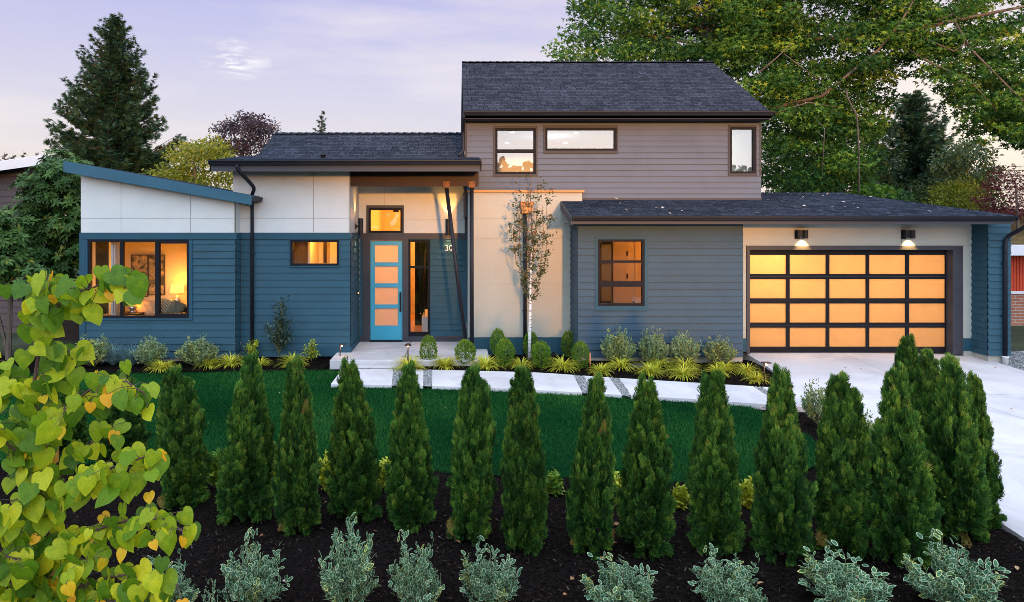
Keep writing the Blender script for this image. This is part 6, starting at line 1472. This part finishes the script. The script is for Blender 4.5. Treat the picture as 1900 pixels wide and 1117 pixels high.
# ------------------------------------------------------------------ neighbours
M['brown'] = pm('brown_lap_paint', (.085, .062, .060), .6, .12, 2, .2, 40)
M['whitefascia'] = pm('white_fascia', (.62, .60, .62), .6, .05, 3)
nd = 21.0; nx0, nx1 = X(-330, nd), X(45, nd)
nh = thing('brown_house', 'brown lap sided neighbour house with white fascia at the left edge', 'house', ((nx0 + nx1) / 2, nd, -.2))
ztop = Z(330, nd); mb = MB(); lap(mb, nx0, nx1, -.2, ztop + .3, nd, (), .2, out=.025); lapside(mb, nx1, nd, 22.6, -.2, ztop + .3, 1, .2, out=.025); mb.build('wall', M['brown'], nh)
mb = MB(); pk = PT(80, 287, nd - .6); lo = PT(-330, 345, nd - .6); roofslab(mb, [(pk.x, pk.y, pk.z), (pk.x, 22.8, pk.z), (lo.x, 22.8, lo.z), (lo.x, lo.y, lo.z)], .12); mb.build('roof', [M['shingle'], M['whitefascia'], M['brown']], nh)
mb = MB(); mb.prism([(lo.x, nd - .6, lo.z - .02), (pk.x, nd - .6, pk.z - .02), (pk.x, nd - .6, pk.z - .30), (lo.x, nd - .6, lo.z - .30)][::-1], (0, -.04, 0)); mb.build('fascia_board', M['whitefascia'], nh)
mb = MB(); fd_ = 19.6
for k in range(14): xk = X(100, fd_) + k * .145; mb.box(xk, xk + .138, fd_, fd_ + .02, -.2, 1.55 + .02 * math.sin(k * 3))
mb.box(X(100, fd_), X(100, fd_) + 2.0, fd_ + .02, fd_ + .06, 1.2, 1.28); fn = tag(mb.build('wooden_fence', M['wood'], None, (X(115, fd_), fd_, -.2)), 'dark board fence between the neighbour house and bedroom wing', 'fence')
M['redpanel'] = pm('red_vertical_siding', (.50, .055, .02), .55, .12, 3, .2, 30)
M['brick'] = brickmat('red_brick', (.26, .085, .045), (.38, .14, .075), (.36, .31, .27))
rd = 22.5; rx0 = X(1850, rd)
rh = thing('brick_house', 'neighbour house of red boards over brick with a mossy brown roof', 'house', (rx0 + 3, rd, -.2))
z1, z2, z3 = Z(602, rd), Z(540, rd), Z(470, rd)
mb = MB(); mb.box(rx0, rx0 + 9, rd, rd + 8, -.3, z2 - .09); mb.build('brick_wall', M['brick'], rh)
mb = MB(); mb.box(rx0 - .03, rx0 + 9, rd - .05, rd + .1, z2 - .09, z2 + .0); mb.build('sill', M['whitefascia'], rh)
mb = MB(); k = 0
while k * .105 < 9: mb.box(rx0 + k * .105, rx0 + k * .105 + .088, rd - .02, rd + .02, z2, z3); k += 1
mb.box(rx0, rx0 + 9, rd + .01, rd + 8, z2, z3); mb.build('board_wall', M['redpanel'], rh)
mb = MB(); mb.box(rx0 - .3, rx0 + 9.5, rd - .75, rd - .71, z3 - .04, Z(455, rd - .7)); mb.build('fascia_board', M['whitefascia'], rh)
mb = MB(); roofslab(mb, [(rx0 - .3, rd - .74, Z(454, rd - .7)), (rx0 + 9.5, rd - .74, Z(454, rd - .7)), (rx0 + 9.5, rd + 3.2, Z(454, rd - .7) + 1.25), (rx0 - .3, rd + 3.2, Z(454, rd - .7) + 1.25)], .1); mb.build('roof', [M['brownroof'], M['whitefascia'], M['whitefascia']], rh)
# ---- pole and wires
ud = 60; up = thing('utility_pole', 'wooden utility pole with crossarm beyond the garage roof', 'utility pole', (X(1728, ud), ud, -.2))
M['pole'] = pm('weathered_pole', (.42, .38, .34), .9, .2, 3)
mb = MB(); mb.tube([(X(1728, ud), ud, -.2), (X(1728, ud), ud, Z(305, ud))], [.16, .12], 9); mb.build('pole', M['pole'], up)
a, b = PT(1706, 310, ud), PT(1748, 303, ud); mb = MB(); mb.prism([a, b, b + Vector((0, 0, -.14)), a + Vector((0, 0, -.14))], (0, .1, 0)); mb.build('crossarm', M['pole'], up)
mb = MB(); mb.tube([PT(1733, 330, ud - .3), PT(1733, 317, ud - .3)], .22, 10); mb.build('transformer', M['greytrim'], up)
def wire(p, q, sag, r, lab):
    a, b = PT(*p), PT(*q); pts = []
    for k in range(13): t = k / 12; v = a + (b - a) * t; v.z -= sag * 4 * t * (1 - t); pts.append(v)
    V2, T2 = mbtri(MB().tube(pts, r, 4)); o = npmesh('power_line', V2 - np.array(tuple(a)), T2, M['greytrim'], loc=a); tag(o, lab, 'power line', 'power lines')
for k, y in enumerate((305, 309, 318)): wire((1728 - 16 + 18 * k, 306 - k, ud), (2100, y - 25 + 14 * k, 45), .6, .02, ('topmost wire running right from the utility pole', 'middle wire running right from the utility pole', 'lowest wire running right from the utility pole')[k])
for k, y in enumerate((228, 236, 247, 262)): wire((1820, y + 14, 70), (2150, y - 25, 50), .4, .02, ('highest of the four wires through the maple at the right edge', 'second highest wire through the maple at the right edge', 'third wire down through the maple at the right edge', 'lowest of the four wires through the maple at the right edge')[k])

# ------------------------------------------------------------------ the woods added unseen behind the camera, top line cut to shade the facade
g = np.random.default_rng(99)
prof = [(-80, 11.4), (-20, 11.6), (8, 11.4), (12.6, 11.2), (14.2, 8.8), (15.5, 7.0), (19, 6.6), (20.5, 5.3), (23.2, 5.1), (25, 7.8), (27, 11.4), (31, 12), (36, 10.8), (40, 10.6), (90, 11.2)]
P, S = [], []
for x in np.arange(-60, 75, .55):
    top = np.interp(x, [p[0] for p in prof], [p[1] for p in prof]) + .4 * math.sin(x * 1.3) + .3 * math.sin(x * 3.1 + 1)
    for z in np.arange(.3, top, .5):
        for q in range(2): P.append((x + g.normal(0, .4), -60 + g.normal(0, 1.2), min(z + g.normal(0, .3), top))); S.append(g.uniform(.8, 1.2))
P = np.array(P); n = len(P); T = unit(n, g); N = unit(n, g) * .6 + np.array([0, 1.0, .2])
V, F_, vv, _ = scatter(*ovalleaf(.8), P, frames(T, N), np.array(S), g.beta(2, 2, n))
tag(npmesh('sun_screen_trees', V, F_, M['midgreen'], vv), 'unseen screen of trees added to shape the low sun', 'sun_screen_trees', kind='stuff')
